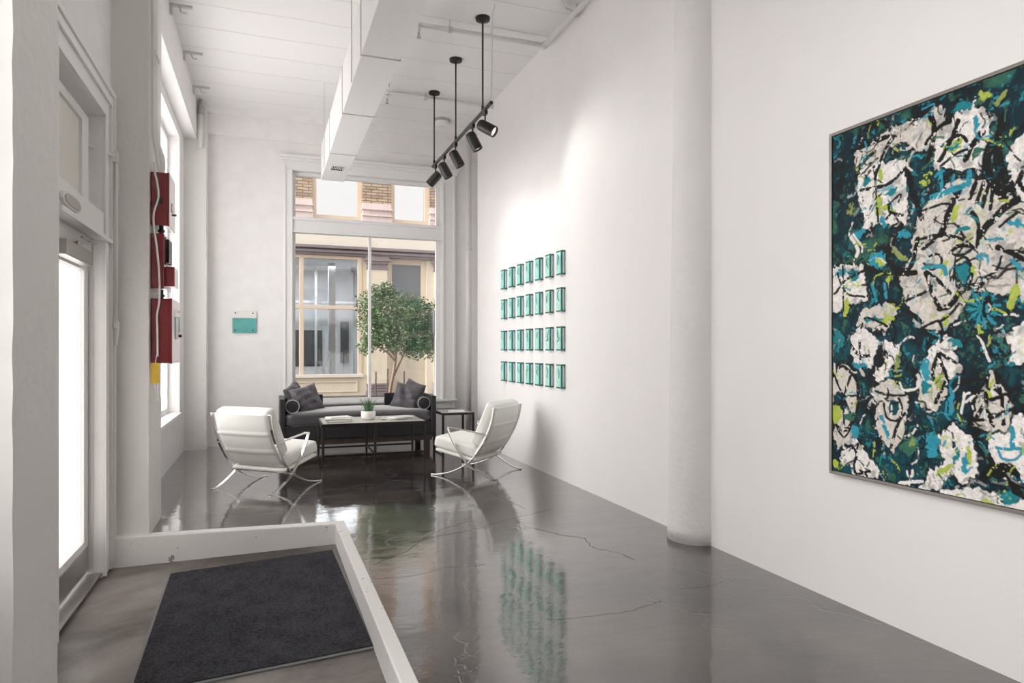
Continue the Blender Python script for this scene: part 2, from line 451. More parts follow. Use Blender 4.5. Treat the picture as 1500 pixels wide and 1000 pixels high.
tag(box1('ceiling', M['ceil'], -1.3, 3.4, -3.6, 10.5, ZC, ZC + .2), 'white painted board ceiling with long seams', 'ceiling', kind='structure')

f = MB().box(XR, XR + .25, -3.6, 9.335, 0, ZC)
tag(f.build('wall_right', M['wall']), 'long smooth white wall carrying the painting and glass tiles', 'wall', kind='structure')
f = MB().box(3.32, 3.5, 9.335, 10.5, 0, ZC)
tag(f.build('wall_recess', M['wall']), 'white side of the narrow recess behind the wall end', 'wall', kind='structure')
f = MB().box(-1.3, 3.4, -3.8, -3.6, -.3, ZC)
tag(f.build('wall_rear', M['reargrey']), 'dark wall at the rear end of the lobby', 'wall', kind='structure')

DY0, DY1, DZ = 4.12, 5.20, 2.93           # door and transom opening
WY0, WY1, WZ0, WZ1 = 6.22, 9.48, .55, 4.05   # tall side window
f = MB()
for (a, b, c, d) in wall_grid(-3.6, 10.5, -.3, ZC, [(DY0, DY1, -.3, DZ), (WY0, WY1, WZ0, WZ1), (.5, 2.45, .7, 4.4)]):
    f.box(XL - .26, XL, a, b, c, d)
tag(f.build('wall_left', M['plaster']), 'white plaster wall with the entrance door and tall side window', 'wall', kind='structure')

BX0, BX1, BZ0, BZ1 = .35, 2.57, .575, 3.945
f = MB()
for (a, b, c, d) in wall_grid(XL, 3.4, -.3, ZC, [(BX0, BX1, BZ0, BZ1)]): f.box(a, b, YB, YB + .27, c, d)
tag(f.build('wall_back', M['plaster']), 'white plaster end wall around the large street window', 'wall', kind='structure')
f = MB().box(-1.04, 3.32, YB - .09, YB, 4.33, ZC - .09); f.box(-1.04, 3.32, YB - .15, YB, ZC - .09, ZC)
tag(f.build('wall_back_band', M['plaster']), 'shallow white band across the top of the end wall', 'wall band', kind='structure')

def rough_pillar(name, x0, x1, y0, y1, z0, z1, label, seed, jit=.0025, mat='pier'):
    rnd = random.Random(seed); b = MB(); n = 46; prev = None
    for k in range(n + 1):
        z = z0 + (z1 - z0) * k / n
        pts = []
        for (ax, ay, bx, by) in ((x0, y0, x1, y0), (x1, y0, x1, y1), (x1, y1, x0, y1), (x0, y1, x0, y0)):
            for t in (0, .07, .5, .93):
                jj = jit if t == 0 else jit * .3
                pts.append((ax + (bx - ax) * t + rnd.uniform(-jj, jj), ay + (by - ay) * t + rnd.uniform(-jj, jj)))
        ring = [b.bm.verts.new((x, y, z)) for x, y in pts]
        if prev:
            m_ = len(ring)
            for i in range(m_): b._f([prev[i], prev[(i + 1) % m_], ring[(i + 1) % m_], ring[i]])
        else: b._f(ring[::-1])
        prev = ring
    b._f(prev)
    return tag(b.build(name, M[mat]), label, 'pillar', kind='structure')
rough_pillar('entrance_pillar', -2.0, -.80, 2.69, 3.215, -.3, ZC, 'chipped white pillar standing nearest, before the glass door', 1)
rough_pillar('alarm_pillar', -1.3, -.80, 5.465, 6.07, -.01, ZC, 'chipped white pillar that carries the red alarm boxes', 2)
rough_pillar('corner_pillar', -1.1, -.765, 9.95, 10.3, -.01, ZC, 'plain white pillar in the far corner beside the side window', 3, .003)
tag(box1('window_beam', M['plaster'], -1.2, -.88, 6.05, 9.97, 4.17, ZC, bevel=.006), 'deep white beam running above the tall side window', 'beam', kind='structure')
# engaged round column, leaning very slightly
f = MB(); rnd = random.Random(8); prof = []
for k in range(48):
    z = ZC * k / 47; r = .205 + (.006 * math.exp(-z * 4)) + rnd.uniform(-.0012, .0012)
    prof.append((r, z))
sh = Matrix(((1, 0, .0125, 2.905), (0, 1, -.0046, 4.085), (0, 0, 1, 0), (0, 0, 0, 1)))
f.lathe(prof, 48, sh)
tag(f.build('round_column', M['column'], smooth=True), 'round white plaster column standing half sunk in the long wall', 'column', kind='structure')

# ---- curb around the entrance well
f = MB()
f.prism([(-1.04, 5.39), (.49, 5.24), (.50, 1.5), (.572, 1.5), (.563, 5.335), (-1.04, 5.485)], -.22, .03)
tag(f.build('entry_curb', M['curb'], bevel=.008), 'worn white painted curb around the sunken entrance floor', 'curb', kind='structure')

# ---- window 1 (street window in the back wall)
w = thing('window_1', 'large white framed street window with a top light', 'window', (0, YB, 0), kind='structure')
f = MB()  # casing with stepped profile, local y: 0 is the wall face, negative into the room
for (x0, x1, z0, z1) in ((.23, .35, .45, 3.945), (2.57, 2.78, .45, 3.945)):
    f.box(x0, x1, -.025, 0, z0, z1)
f.box(.23, 2.78, -.025, 0, 3.945, 4.08)
for (x0, x1, z0, z1) in ((.235, .262, .45, 4.0), (2.745, 2.778, .45, 4.0), (.33, .352, .6, 3.95), (2.568, 2.60, .6, 3.95)): f.box(x0, x1, -.04, 0, z0, z1)
f.box(.20, 2.81, -.045, 0, 4.08, 4.12); f.box(.17, 2.84, -.075, 0, 4.12, 4.16)
f.build('casing', M['trim'], w, bevel=.006)
f = MB()
for (x0, x1, z0, z1) in ((BX0, BX0 + .045, BZ0, BZ1), (BX1 - .07, BX1, BZ0, BZ1), (BX0, BX1, BZ1 - .05, BZ1), (BX0, BX1, BZ0, BZ0 + .05)): f.box(x0, x1, .09, .16, z0, z1)
f.box(BX0, BX1, .0, .16, 3.06, 3.26); f.box(BX0, BX1, -.03, .02, 3.23, 3.275); f.box(BX0, BX1, -.02, .02, 3.05, 3.085)
f.build('frame', M['trim'], w, bevel=.005)
MB().box(1.452, 1.492, .08, .15, BZ0 + .05, 3.06).build('mullion', M['trim'], w, bevel=.004)
for (x0, x1, z0, z1) in ((BX0 + .045, 1.452, BZ0 + .05, 3.06), (1.492, BX1 - .07, BZ0 + .05, 3.06), (BX0 + .045, BX1 - .07, 3.26, BZ1 - .05)):
    MB().box(x0, x1, .118, .124, z0, z1).build('pane', M['pane'], w)
f = MB().box(.18, 2.80, -.08, .09, .545, .578); f.box(.23, 2.76, -.03, 0, .44, .545)
f.build('stool', M['trim'], w, bevel=.006)

# ---- window 2 (tall side window)
w = thing('window_2', 'tall bright side window beyond the alarm pillar', 'window', (XL, 0, 0), kind='structure')
f = MB()
for (y0, y1, z0, z1) in ((WY0, WY0 + .06, WZ0, WZ1), (WY1 - .06, WY1, WZ0, WZ1), (WY0, WY1, WZ1 - .07, WZ1), (WY0, WY1, WZ0, WZ0 + .07), (7.8, 7.86, WZ0, WZ1), (WY0, WY1, 3.05, 3.13)):
    f.box(-.20, -.13, y0, y1, z0, z1)
f.build('frame', M['trim'], w, bevel=.005)
for (y0, y1) in ((WY0 + .06, 7.8), (7.86, WY1 - .06)):
    for (z0, z1) in ((WZ0 + .07, 3.05), (3.13, WZ1 - .07)): MB().box(-.168, -.162, y0, y1, z0, z1).build('pane', M['sidefrost'], w)
MB().box(-.13, .03, WY0, WY1, WZ0 - .04, WZ0 + .006).build('stool', M['trim'], w, bevel=.006)

# ---- window 4 (lobby window beside the camera)
w = thing('window_4', 'frosted lobby window before the chipped entrance pillar', 'window', (XL, 0, 0), kind='structure')
f = MB()
for (y0, y1, z0, z1) in ((.5, .57, .7, 4.4), (2.38, 2.45, .7, 4.4), (.5, 2.45, 4.33, 4.4), (.5, 2.45, .7, .77), (1.44, 1.50, .7, 4.4)): f.box(-.20, -.13, y0, y1, z0, z1)
f.build('frame', M['trim'], w)
MB().box(-.168, -.162, .57, 2.38, .77, 4.33).build('pane', M['frost'], w)

# ---- entrance door, casing, transom
f = MB()
f.box(0, .012, 5.20, 5.42, -.18, 3.13); f.box(0, .012, 3.95, 5.42, 2.93, 3.13)
f.box(.012, .03, 5.36, 5.42, -.18, 3.13); f.box(.012, .03, 3.95, 5.36, 3.05, 3.13)
f.box(.03, .042, 5.385, 5.42, -.18, 3.145); f.box(.03, .042, 3.95, 5.42, 3.11, 3.145)
f.box(.012, .024, 5.20, 5.235, -.18, 2.95); f.box(.012, .024, 3.95, 5.235, 2.93, 2.965)
f.box(0, .02, 3.95, 4.12, -.18, 3.13)
tag(f.build('trim_1', M['trim'], bevel=.004, loc=(XL, 0, 0)), 'white moulded casing around the glass entrance door', 'door casing', kind='structure')
w = thing('window_3', 'dusty transom window above the glass entrance door', 'window', (XL, 0, 0), kind='structure')
f = MB()
f.box(-.26, .01, DY0, DY1, 2.09, 2.27); f.box(-.05, .035, DY0, 5.36, 2.085, 2.115)
f.box(-.20, -.10, 5.16, DY1, 2.27, DZ); f.box(-.20, -.10, DY0, 4.16, 2.27, DZ); f.box(-.20, -.10, DY0, DY1, 2.89, DZ)
f.build('frame', M['trim'], w, bevel=.004)
f = MB()
for (y0, y1, z0, z1) in ((5.0, 5.16, 2.27, 2.89), (4.16, 4.30, 2.27, 2.89), (4.30, 5.0, 2.83, 2.89), (4.30, 5.0, 2.27, 2.34)): f.box(-.12, -.07, y0, y1, z0, z1)
f.build('sash', M['trim'], w, bevel=.004)
MB().box(-.10, -.09, 4.30, 5.0, 2.34, 2.83).build('pane', M['dusty'], w)
w = thing('door_1', 'glass entrance door in a white frame with grey kick plate', 'door', (XL, 0, 0), kind='structure')
zb = entry_z(XL)
f = MB()
for (y0, y1, z0, z1) in ((5.09, DY1 - .01, zb + .05, 1.98), (DY0 + .01, 4.24, zb + .05, 1.98), (4.24, 5.09, 1.87, 1.98), (4.24, 5.09, zb + .05, .09)): f.box(-.13, -.08, y0, y1, z0, z1)
f.build('leaf_frame', M['trim'], w, bevel=.004)
f = MB(); f.box(-.24, -.05, DY1 - .01, DY1, zb, 2.09); f.box(-.24, -.05, DY0, DY0 + .01, zb, 2.09); f.box(-.24, -.06, DY0, DY1, 1.985, 2.09)
f.build('jamb', M['trimgrey'], w)
MB().box(-.108, -.102, 4.24, 5.09, .09, 1.87).build('pane', M['doorfrost'], w)
MB().box(-.08, -.072, 4.18, 5.16, zb + .075, .045).build('kick_plate', M['steel'], w, bevel=.002)
f = MB(); f.box(-.22, -.02, DY0, DY1, zb - .01, zb + .022); f.box(-.09, .0, DY0, DY1, zb + .022, zb + .036)
f.build('threshold', M['steel'], w, bevel=.003)
f = MB(); f.box(-.08, -.01, 4.40, 4.98, 1.885, 1.975)
cl = f.build('closer', M['steel'], w, bevel=.006)
f = MB(); f.tube([(-.04, 4.75, 1.975), (-.04, 4.75, 2.01)], .012); f.tube([(-.04, 4.75, 2.005), (.02, 4.95, 2.03), (-.02, 5.12, 2.05)], .009)
f.tube([(.015, 4.6, 2.015), (.02, 4.95, 2.03)], .008)
f.build('closer_arm', M['steel'], cl)

# oval fixture on the bar above the door
f = MB()
pr = []
for k in range(28):
    a = 2 * math.pi * k / 28
    pr.append((.19 * abs(math.cos(a)) ** .7 * (1 if math.cos(a) > 0 else -1), .042 * abs(math.sin(a)) ** .8 * (1 if math.sin(a) > 0 else -1)))
t = thing('oval_fixture', 'small oval metal fixture on the white bar above the door', 'fixture', (XL + .011, 4.33, 2.165))
mx = Matrix(((0, 0, 1, 0), (1, 0, 0, 0), (0, 1, 0, 0), (0, 0, 0, 1)))
f.prism(pr, 0, .022, mx); f.build('housing', M['pipe'], t, bevel=.008, seg=3)
f = MB(); f.prism([(x * .82, y * .75) for x, y in pr], .022, .027, mx); f.build('cover', M['steel'], t, bevel=.003)

# transom opener rod
t = thing('transom_opener', 'thin white transom opener rod beside the door casing', 'window opener', (XL + .05, 5.375, 0))
f = MB(); f.tube([(0, 0, 2.74), (.004, 0, 2.1), (0, 0, 1.52)], .0075)
f.build('rod', M['pipe'], t, smooth=True)
f = MB(); f.tube([(-.13, -.23, 2.71), (-.03, -.07, 2.70), (.0, .0, 2.70)], .008); f.box(-.03, .012, -.02, .02, 2.66, 2.73)
f.build('arm', M['pipe'], t)
f = MB(); f.tube([(.0, 0, 2.70), (.012, .012, 2.5), (.004, .004, 2.42)], .007); f.build('link', M['pipe'], t)
f = MB(); f.tube([(.0, 0, 1.56), (.012, .0, 1.52), (0, 0, 1.38)], .009); f.box(-.012, .018, -.014, .014, 1.50, 1.545)
f.build('handle', M['pipe'], t)

# ---- floor mat
t = thing('floor_mat', 'large charcoal entrance mat with a grey rubber edge', 'mat', (-.055, 4.185, entry_z(-.055)))
t.rotation_euler = (0, -.042, .026)
MB().box(-.545, .545, -.865, .865, .001, .010).build('rubber_edge', M['rubber'], t, bevel=.004)
f = MB(); n_ = 60
g = [[f.bm.verts.new((-.527 + 1.054 * i / 40, -.848 + 1.696 * j / n_, .0165 + random.uniform(-.0012, .0012))) for j in range(n_ + 1)] for i in range(41)]
for i in range(40):
    for j in range(n_): f._f([g[i][j], g[i + 1][j], g[i + 1][j + 1], g[i][j + 1]])
f.box(-.527, .527, -.848, .848, .006, .0145)
f.build('pile', M['matpile'], t)

# ---- pipes on the ceiling
def hang(f, x, y, z): f.tube([(x, y, z), (x, y, ZC)], .006, 6); f.tube([(x - .02, y, z), (x + .02, y, z)], .034, 10)
def sprinkler(par, x, y, z):
    f = MB(); f.tube([(x, y, z), (x, y, z - .06)], .018, 10); f.build('drop', M['pipe'], par, smooth=True)
    f = MB(); f.tube([(x, y, z - .06), (x, y, z - .085)], .011, 8); f.tube([(x, y, z - .108), (x, y, z - .113)], .022, 10)
    f.tube([(x - .012, y, z - .08), (x - .012, y, z - .11)], .003, 6); f.tube([(x + .012, y, z - .08), (x + .012, y, z - .11)], .003, 6)
    f.build('sprinkler_head', M['steel'], par)
t = thing('sprinkler_pipe', 'white sprinkler pipe turning along the wall above the track light', 'pipe', (0, 0, 0))
f = MB(); f.tube([(1.43, 6.635, 4.6), (2.79, 6.635, 4.6)], .024); f.tube([(2.79, 6.66, 4.6), (2.82, 3.0, 4.6), (2.82, -1.5, 4.6)], .027)
f.tube([(1.43, 6.635, 4.615), (1.43, 6.635, 4.58)], .03); f.tube([(2.79, 6.60, 4.6), (2.79, 6.67, 4.6)], .036)
f.build('run', M['pipe'], t, smooth=True)
for hp in ((1.75, 6.635, 4.6), (2.82, 5.9, 4.6), (2.82, 4.2, 4.6)):
    f = MB(); hang(f, *hp); f.build('hanger', M['seam'], t)
sprinkler(t, 1.43, 6.635, 4.58)
t = thing('sprinkler_pipe', 'white sprinkler pipe nearest the end wall, ending at the long wall', 'pipe', (0, 0, 0))
f = MB(); f.tube([(1.45, 8.645, 4.64), (2.868, 8.645, 4.64)], .024); f.tube([(1.45, 8.645, 4.655), (1.45, 8.645, 4.62)], .03); f.tube([(2.83, 8.645, 4.64), (2.868, 8.645, 4.64)], .034)
f.build('run', M['pipe'], t, smooth=True)
f = MB(); hang(f, 1.95, 8.645, 4.64); f.build('hanger', M['seam'], t)
sprinkler(t, 1.45, 8.645, 4.62)
f = MB(); f.tube(catmull([(1.88, 5.75, 4.66), (2.25, 5.74, 4.66), (2.5, 5.72, 4.66), (2.62, 5.82, 4.66), (2.72, 5.95, 4.66), (2.868, 5.97, 4.66)], 5), .014)
f.tube([(1.88, 5.75, 4.67), (1.88, 5.75, 4.60)], .018); f.tube([(1.88, 5.75, 4.60), (1.88, 5.75, 4.575)], .026)
for x in (2.1, 2.45): f.box(x - .01, x + .01, 5.715, 5.765, 4.66, ZC)
tag(f.build('electrical_conduit', M['pipe'], smooth=False), 'thin bent conduit high on the ceiling crossing under the sprinkler pipe', 'conduit')

f = MB(); f.tube([(2.97, 10.11, 0), (2.97, 10.11, 4.61)], .042, 14); f.tube([(2.97, 10.11, 2.9), (2.97, 10.11, 2.97)], .05, 14)
tag(f.build('riser_pipe', M['pipe'], smooth=True), 'white vertical riser pipe in the recess right of the street window', 'pipe')
t = thing('pipe_fitting', 'short threaded pipe fitting under the ceiling at the far corner pillar', 'pipe fitting', (-.83, 9.89, 0))
f = MB(); f.tube([(0, 0, 4.05), (0, 0, 4.5)], .03, 10); f.build('pipe', M['pipe'], t, smooth=True)
f = MB(); f.tube([(0, 0, 4.5), (0, 0, 4.62)], .037, 10)
for k in range(5): f.tube([(0, 0, 4.51 + k * .022), (0, 0, 4.52 + k * .022)], .041, 10)
f.tube([(0, 0, 4.62), (0, 0, 4.70)], .02, 8); f.build('coupling', M['steel'], t)
for i, (x, y, lab) in enumerate(((-.80, 7.25, 'nearest the alarm pillar'), (-.80, 8.35, 'midway to the far corner'), (-.80, 9.4, 'closest to the far corner pillar'))):
    f = MB(); f.box(-.08, .12, -.02, .02, 4.68, 4.70); f.box(-.075, -.055, -.02, .02, 4.60, 4.69); f.tube([(.0, 0, 4.69), (.02, 0, 4.63)], .009, 8); f.tube([(.02, 0, 4.63), (.07, .0, 4.625)], .007, 8)
    tag(f.build('ceiling_bracket', M['seam'], loc=(x, y, 0)), 'small metal bracket on the ceiling along the window beam, ' + lab, 'bracket', 'brackets along the window beam')

f = MB(); f.lathe([(.09, 0), (.10, .02), (.10, .035), (.075, .05)], 26, Matrix.Translation((2.62, 9.9, 4.65)))
t = thing('smoke_detector', 'round white smoke detector on the ceiling behind the track light', 'smoke detector', (2.40, 9.55, 0))
f.bm.free(); f = MB(); f.lathe([(.075, 4.60), (.10, 4.615), (.105, 4.655), (.11, 4.66)], 26); f.build('body', M['trim'], t, smooth=False)
f = MB(); f.lathe([(.118, 4.66), (.122, 4.70)], 26); f.build('base', M['steel'], t)

# ---- duct
t = thing('air_duct', 'long white rectangular air duct hanging below the ceiling', 'duct', (0, 0, 0))
dx0, dx1, dz0, dz1 = .689, .99, 3.635, 4.085
ys = [-2.0, 3.2, 5.30, 6.67, 8.07, 9.40]
for a, b in zip(ys, ys[1:]): MB().box(dx0, dx1, a + .004, b - .004, dz0, dz1).build('duct_section', M['duct'], t, bevel=.004)
for y in ys[1:-1]: MB().box(dx0 - .006, dx1 + .006, y - .006, y + .006, dz0 - .006, dz1 + .006).build('seam', M['seam'], t)
f = MB(); f.box(.745, .92, 8.56, 8.80, dz0 - .012, dz0 - .002)
rg = f.build('register', M['duct'], t, bevel=.003)
f = MB()
f.box(.762, .903, 8.59, 8.77, dz0 - .0135, dz0 - .0125); f.build('opening', M['dark'], rg)  # flat dark sheet, paints the shade inside the vent
f = MB()
for k in range(7): f.box(.770 + k * .020, .776 + k * .020, 8.595, 8.70, dz0 - .022, dz0 - .0145)
f.build('louvre', M['duct'], rg)
for (x, y) in ((.680, 5.85), (.680, 8.75), (.999, 5.85), (.999, 8.75), (.68, 2.0), (.999, 2.0)):
    f = MB(); f.tube([(x, y, 3.63), (x, y, ZC)], .005, 6); f.build('hanger_rod', M['seam'], t)

# ---- track light
TX, TZ = 2.05, 3.752
t = thing('track_light', 'black five-head track light hung on three stems', 'track light', (TX, 0, 0))
MB().box(-.015, .015, 6.197, 8.66, TZ - .018, TZ + .012).build('track', M['black'], t, bevel=.004)
for y in (6.48, 7.51, 8.57):
    f = MB(); f.tube([(0, y, TZ), (0, y, 4.68)], .009, 10); f.tube([(0, y, TZ), (0, y, TZ + .06)], .014, 10)
    st = f.build('stem', M['black'], t, smooth=True)
    f = MB(); f.lathe([(.02, 4.655), (.07, 4.672), (.075, 4.70)], 26, Matrix.Translation((0, y, 0))); f.build('canopy', M['black'], st)
heads = [(6.40, (.62, -.55, -.50)), (6.83, (.42, -.12, -.85)), (7.52, (.45, -.10, -.83)), (8.05, (.45, -.10, -.85)), (8.50, (-.50, .42, -.60))]
for y, ax in heads:
    d = Vector(ax).normalized()
    piv = Vector((0, y, TZ - .15)); cen = piv + Vector((0, 0, -.03)) + d * .02
    f = MB(); f.box(-.016, .016, y - .035, y + .035, TZ - .06, TZ - .02); f.tube([(0, y, TZ - .06), (0, y, TZ - .15)], .008, 8); f.tube([(0, y, TZ - .15), tuple(cen)], .010, 8)
    arm = f.build('swivel_arm', M['black'], t)
    rot = d.to_track_quat('Z', 'Y').to_matrix().to_4x4(); mx = Matrix.Translation(cen) @ rot
    f = MB(); f.lathe([(.028, -.10), (.047, -.092), (.056, -.07), (.058, .0), (.058, .10), (.050, .10), (.048, .075)], 26, mx)
    hd = f.build('lamp_head', M['black'], t, smooth=False, bevel=.002)
    f = MB(); f.lathe([(.047, .076), (.047, .080)], 24, mx); f.build('lens', M['lens'], hd)
    lp = bpy.data.lights.new('track_lamp', 'SPOT'); lp.energy = 11. if ax[0] > 0 else 6.; lp.spot_size = R(105); lp.spot_blend = 1.; lp.shadow_soft_size = .05; lp.color = (1, .97, .94)
    lq = bpy.data.objects.new('track_lamp', lp); C.objects.link(lq); lq.location = Vector((TX, 0, 0)) + cen + d * .115; lq.rotation_euler = d.to_track_quat('-Z', 'Y').to_euler()
f = MB(); f.tube(catmull([(2.07, 6.15, 4.69), (2.06, 6.2, 4.6), (2.06, 6.215, 4.4), (2.055, 6.215, 4.0), (2.05, 6.215, TZ + .012)], 5), .010, 8)
tag(f.build('power_conduit', M['pipe'], smooth=True), 'thin pale conduit dropping from the ceiling to the track end', 'conduit')

# ---- glass tiles on the long wall
rows = [2.245, 1.865, 1.465, 1.075]
rown = ['in the top row', 'second row from the top', 'third row from the top', 'bottom row']
coln = ['first from the window end', 'second from the window end', 'third from the window end', 'the middle one', 'third from the painting end', 'second from the painting end', 'first from the painting end']
def tile_parts(t):
    # local: x depth from wall (negative into room), y along wall, z up
    w, h, d = .125, .25, .042
    MB().box(-d + .006, -.008, -w / 2 + .006, w / 2, -h / 2 + .012, h / 2 - .012).build('block', M['tileside'], t, bevel=.003)
    MB().box(-d - .004, -d + .008, -w / 2 + .008, w / 2, -h / 2, h / 2).build('panel', M['tile'], t, bevel=.003)
    MB().box(-d - .0055, -d - .003, -.010, .0, -.094, -.084).build('dot', M['tilemark'], t)
    MB().box(-d - .006, -d + .013, -w / 2, -w / 2 + .011, -h / 2, h / 2).build('edge', M['tiledark'], t, bevel=.002)
    for s in (-1, 1):
        z = s * (h / 2 - .008)
        MB().box(-d - .005, 0, -w / 2 - .003, w / 2, z - .009, z + .009).build('cap', M['tiledark'], t, bevel=.003)
def brush(seed):
    rnd = random.Random(seed); f = MB(); k = rnd.randint(3, 5)
    pts = [(-.0475, rnd.uniform(-.03, .042), .085 - .022 * i + rnd.uniform(-.012, .012)) for i in range(k + 1)]
    cv = catmull(pts, 5)
    for a, b in zip(cv, cv[1:]):
        dd = (b - a); 
        if dd.length < 1e-5: continue
        nn = Vector((0, -dd.z, dd.y)).normalized() * rnd.uniform(.004, .010)
        q = [a + nn, b + nn, b - nn, a - nn]
        lo = [f.bm.verts.new(p) for p in q]; hi = [f.bm.verts.new(p + Vector((-.0012, 0, 0))) for p in q]
        f._f(hi); f._f(lo[::-1])
        for i in range(4): f._f([lo[i], lo[(i + 1) % 4], hi[(i + 1) % 4], hi[i]])
    return f
first = None
for r in range(4):
    for c in range(7):
        y = 8.055 + .058 - c * (8.055 - 6.29) / 6
        lab = 'mint glass tile, ' + rown[r] + ', ' + coln[c]
        if first is None:
            t = first = thing('glass_tile', lab, 'wall tile', (XR, y, rows[r]), 0, 'mint glass tiles in the wall grid'); tile_parts(t); protos = list(t.children)
        else:
            t = first.copy(); C.objects.link(t); t.location = (XR, y, rows[r]); t['label'] = lab
            for ch in protos:
                k = ch.copy(); C.objects.link(k); k.parent = t
        brush(r * 7 + c).build('brush_mark', M['tilemark'], t)

# ---- square panel on the end wall
t = thing('wall_panel', 'small square panel, white above teal, on the end wall', 'wall art', (-.293, YB, 1.74))
f = MB(); f.box(-.160, .160, -.03, -.012, .055, .155); f.build('white_field', M['whitepaint'], t, bevel=.004)
f = MB(); f.box(-.158, .158, -.032, -.012, -.155, .055); f.build('teal_field', M['tealpaint'], t, bevel=.010)
for x in (-.12, .11):
    for z in (-.115, .125):
        f = MB(); f.lathe([(.007, .0), (.010, .028), (.010, .036), (.006, .039)], 12, Matrix.Translation((x, 0, z)) @ Matrix.Rotation(R(90), 4, 'X')); f.build('bolt', M['bronze'], t)

# ---- painting: colours laid on a dense canvas mesh
PY0, PY1, PZ0, PZ1 = 1.02, 2.80, .69, 2.502
t = thing('abstract_painting', 'large abstract painting in teal, black and white in a thin pewter frame', 'painting', (XR, 0, 0))
f = MB()
for (a, b, c, d) in ((PY0, PY1, PZ0, PZ0 + .016), (PY0, PY1, PZ1 - .016, PZ1), (PY0, PY0 + .016, PZ0 + .016, PZ1 - .016), (PY1 - .016, PY1, PZ0 + .016, PZ1 - .016)):
    f.box(-.046, -.001, a, b, c, d)
f.build('frame', M['frame'], t, bevel=.002)
f = MB()
for (a, b, c, d) in ((PY0 + .016, PY1 - .016, PZ0 + .016, PZ0 + .026), (PY0 + .016, PY1 - .016, PZ1 - .026, PZ1 - .016), (PY0 + .016, PY0 + .026, PZ0 + .026, PZ1 - .026), (PY1 - .026, PY1 - .016, PZ0 + .026, PZ1 - .026)):
    f.box(-.036, -.001, a, b, c, d)
f.build('liner', M['framelip'], t)

rg = np.random.default_rng(11)
ny, nz = 560, 570
cy = np.linspace(PY1 - .0195, PY0 + .0195, ny); cz = np.linspace(PZ1 - .0195, PZ0 + .0195, nz)
YY, ZZ = np.meshgrid(cy, cz)            # rows run downward, columns away from the window
U = (YY[0, 0] - YY); V = (ZZ[0, 0] - ZZ)  # metres from the top corner nearest the window
def vnoise(scale, seed):
    r = np.random.default_rng(seed); n = int(2.0 / scale) + 3
    g = r.random((n, n)); a = V / scale; b = U / scale
    i = np.clip(a.astype(int), 0, n - 2); j = np.clip(b.astype(int), 0, n - 2); fa = a - i; fb = b - j
    fa = fa * fa * (3 - 2 * fa); fb = fb * fb * (3 - 2 * fb)
    return (g[i, j] * (1 - fa) * (1 - fb) + g[i + 1, j] * fa * (1 - fb) + g[i, j + 1] * (1 - fa) * fb + g[i + 1, j + 1] * fa * fb)
def fb(scale, seed): return .5 * vnoise(scale, seed) + .3 * vnoise(scale / 2.2, seed + 1) + .2 * vnoise(scale / 5, seed + 2)
S = 1.0
UW = U + .030 * (fb(.09, 50) - .5) * 2 + .008 * (vnoise(.012, 60) - .5) * 2
VW = V + .030 * (fb(.09, 70) - .5) * 2 + .008 * (vnoise(.012, 80) - .5) * 2
grain = vnoise(.007, 5) * .6 + vnoise(.018, 6) * .4
dry = vnoise(.009, 7) * .6 + vnoise(.02, 8) * .4
def srgb(*c): return np.array([((x / 255) / 12.92 if x / 255 < .04045 else ((x / 255 + .055) / 1.055) ** 2.4) for x in c])
WHITE, BONE, GREY = srgb(238, 233, 229), srgb(216, 209, 200), srgb(150, 148, 143)
NAVY, TEAL, DTEAL, BLACK = srgb(10, 28, 40), srgb(10, 74, 84), srgb(9, 50, 60), srgb(19, 18, 19)
CYAN, TURQ, LIME, OLIVE, GREEN = srgb(46, 150, 172), srgb(24, 128, 138), srgb(178, 194, 84), srgb(146, 158, 88), srgb(54, 108, 88)
n0 = fb(.22, 20); n1 = fb(.10, 30)
K = NAVY[None, None] * (1 - n0[..., None]) + DTEAL[None, None] * n0[..., None]
def blend(mask, col, a=1.):
    global K
    m_ = (np.clip(mask, 0, 1) * a)[..., None]; K = K * (1 - m_) + col * (.78 + .44 * grain[..., None]) * m_
blend(np.clip((n1 - .52) * 5, 0, 1), TEAL, .8); blend(np.clip((fb(.12, 33) - .49) * 6, 0, 1), BLACK, .9); blend(np.clip((fb(.15, 37) - .60) * 10, 0, 1) * (V < .8), GREEN, .8)
blend(np.clip((fb(.05, 41) - .66) * 12, 0, 1) * (dry > .45), CYAN, .8); blend(np.clip((fb(.06, 45) - .66) * 12, 0, 1), GREEN, .7)
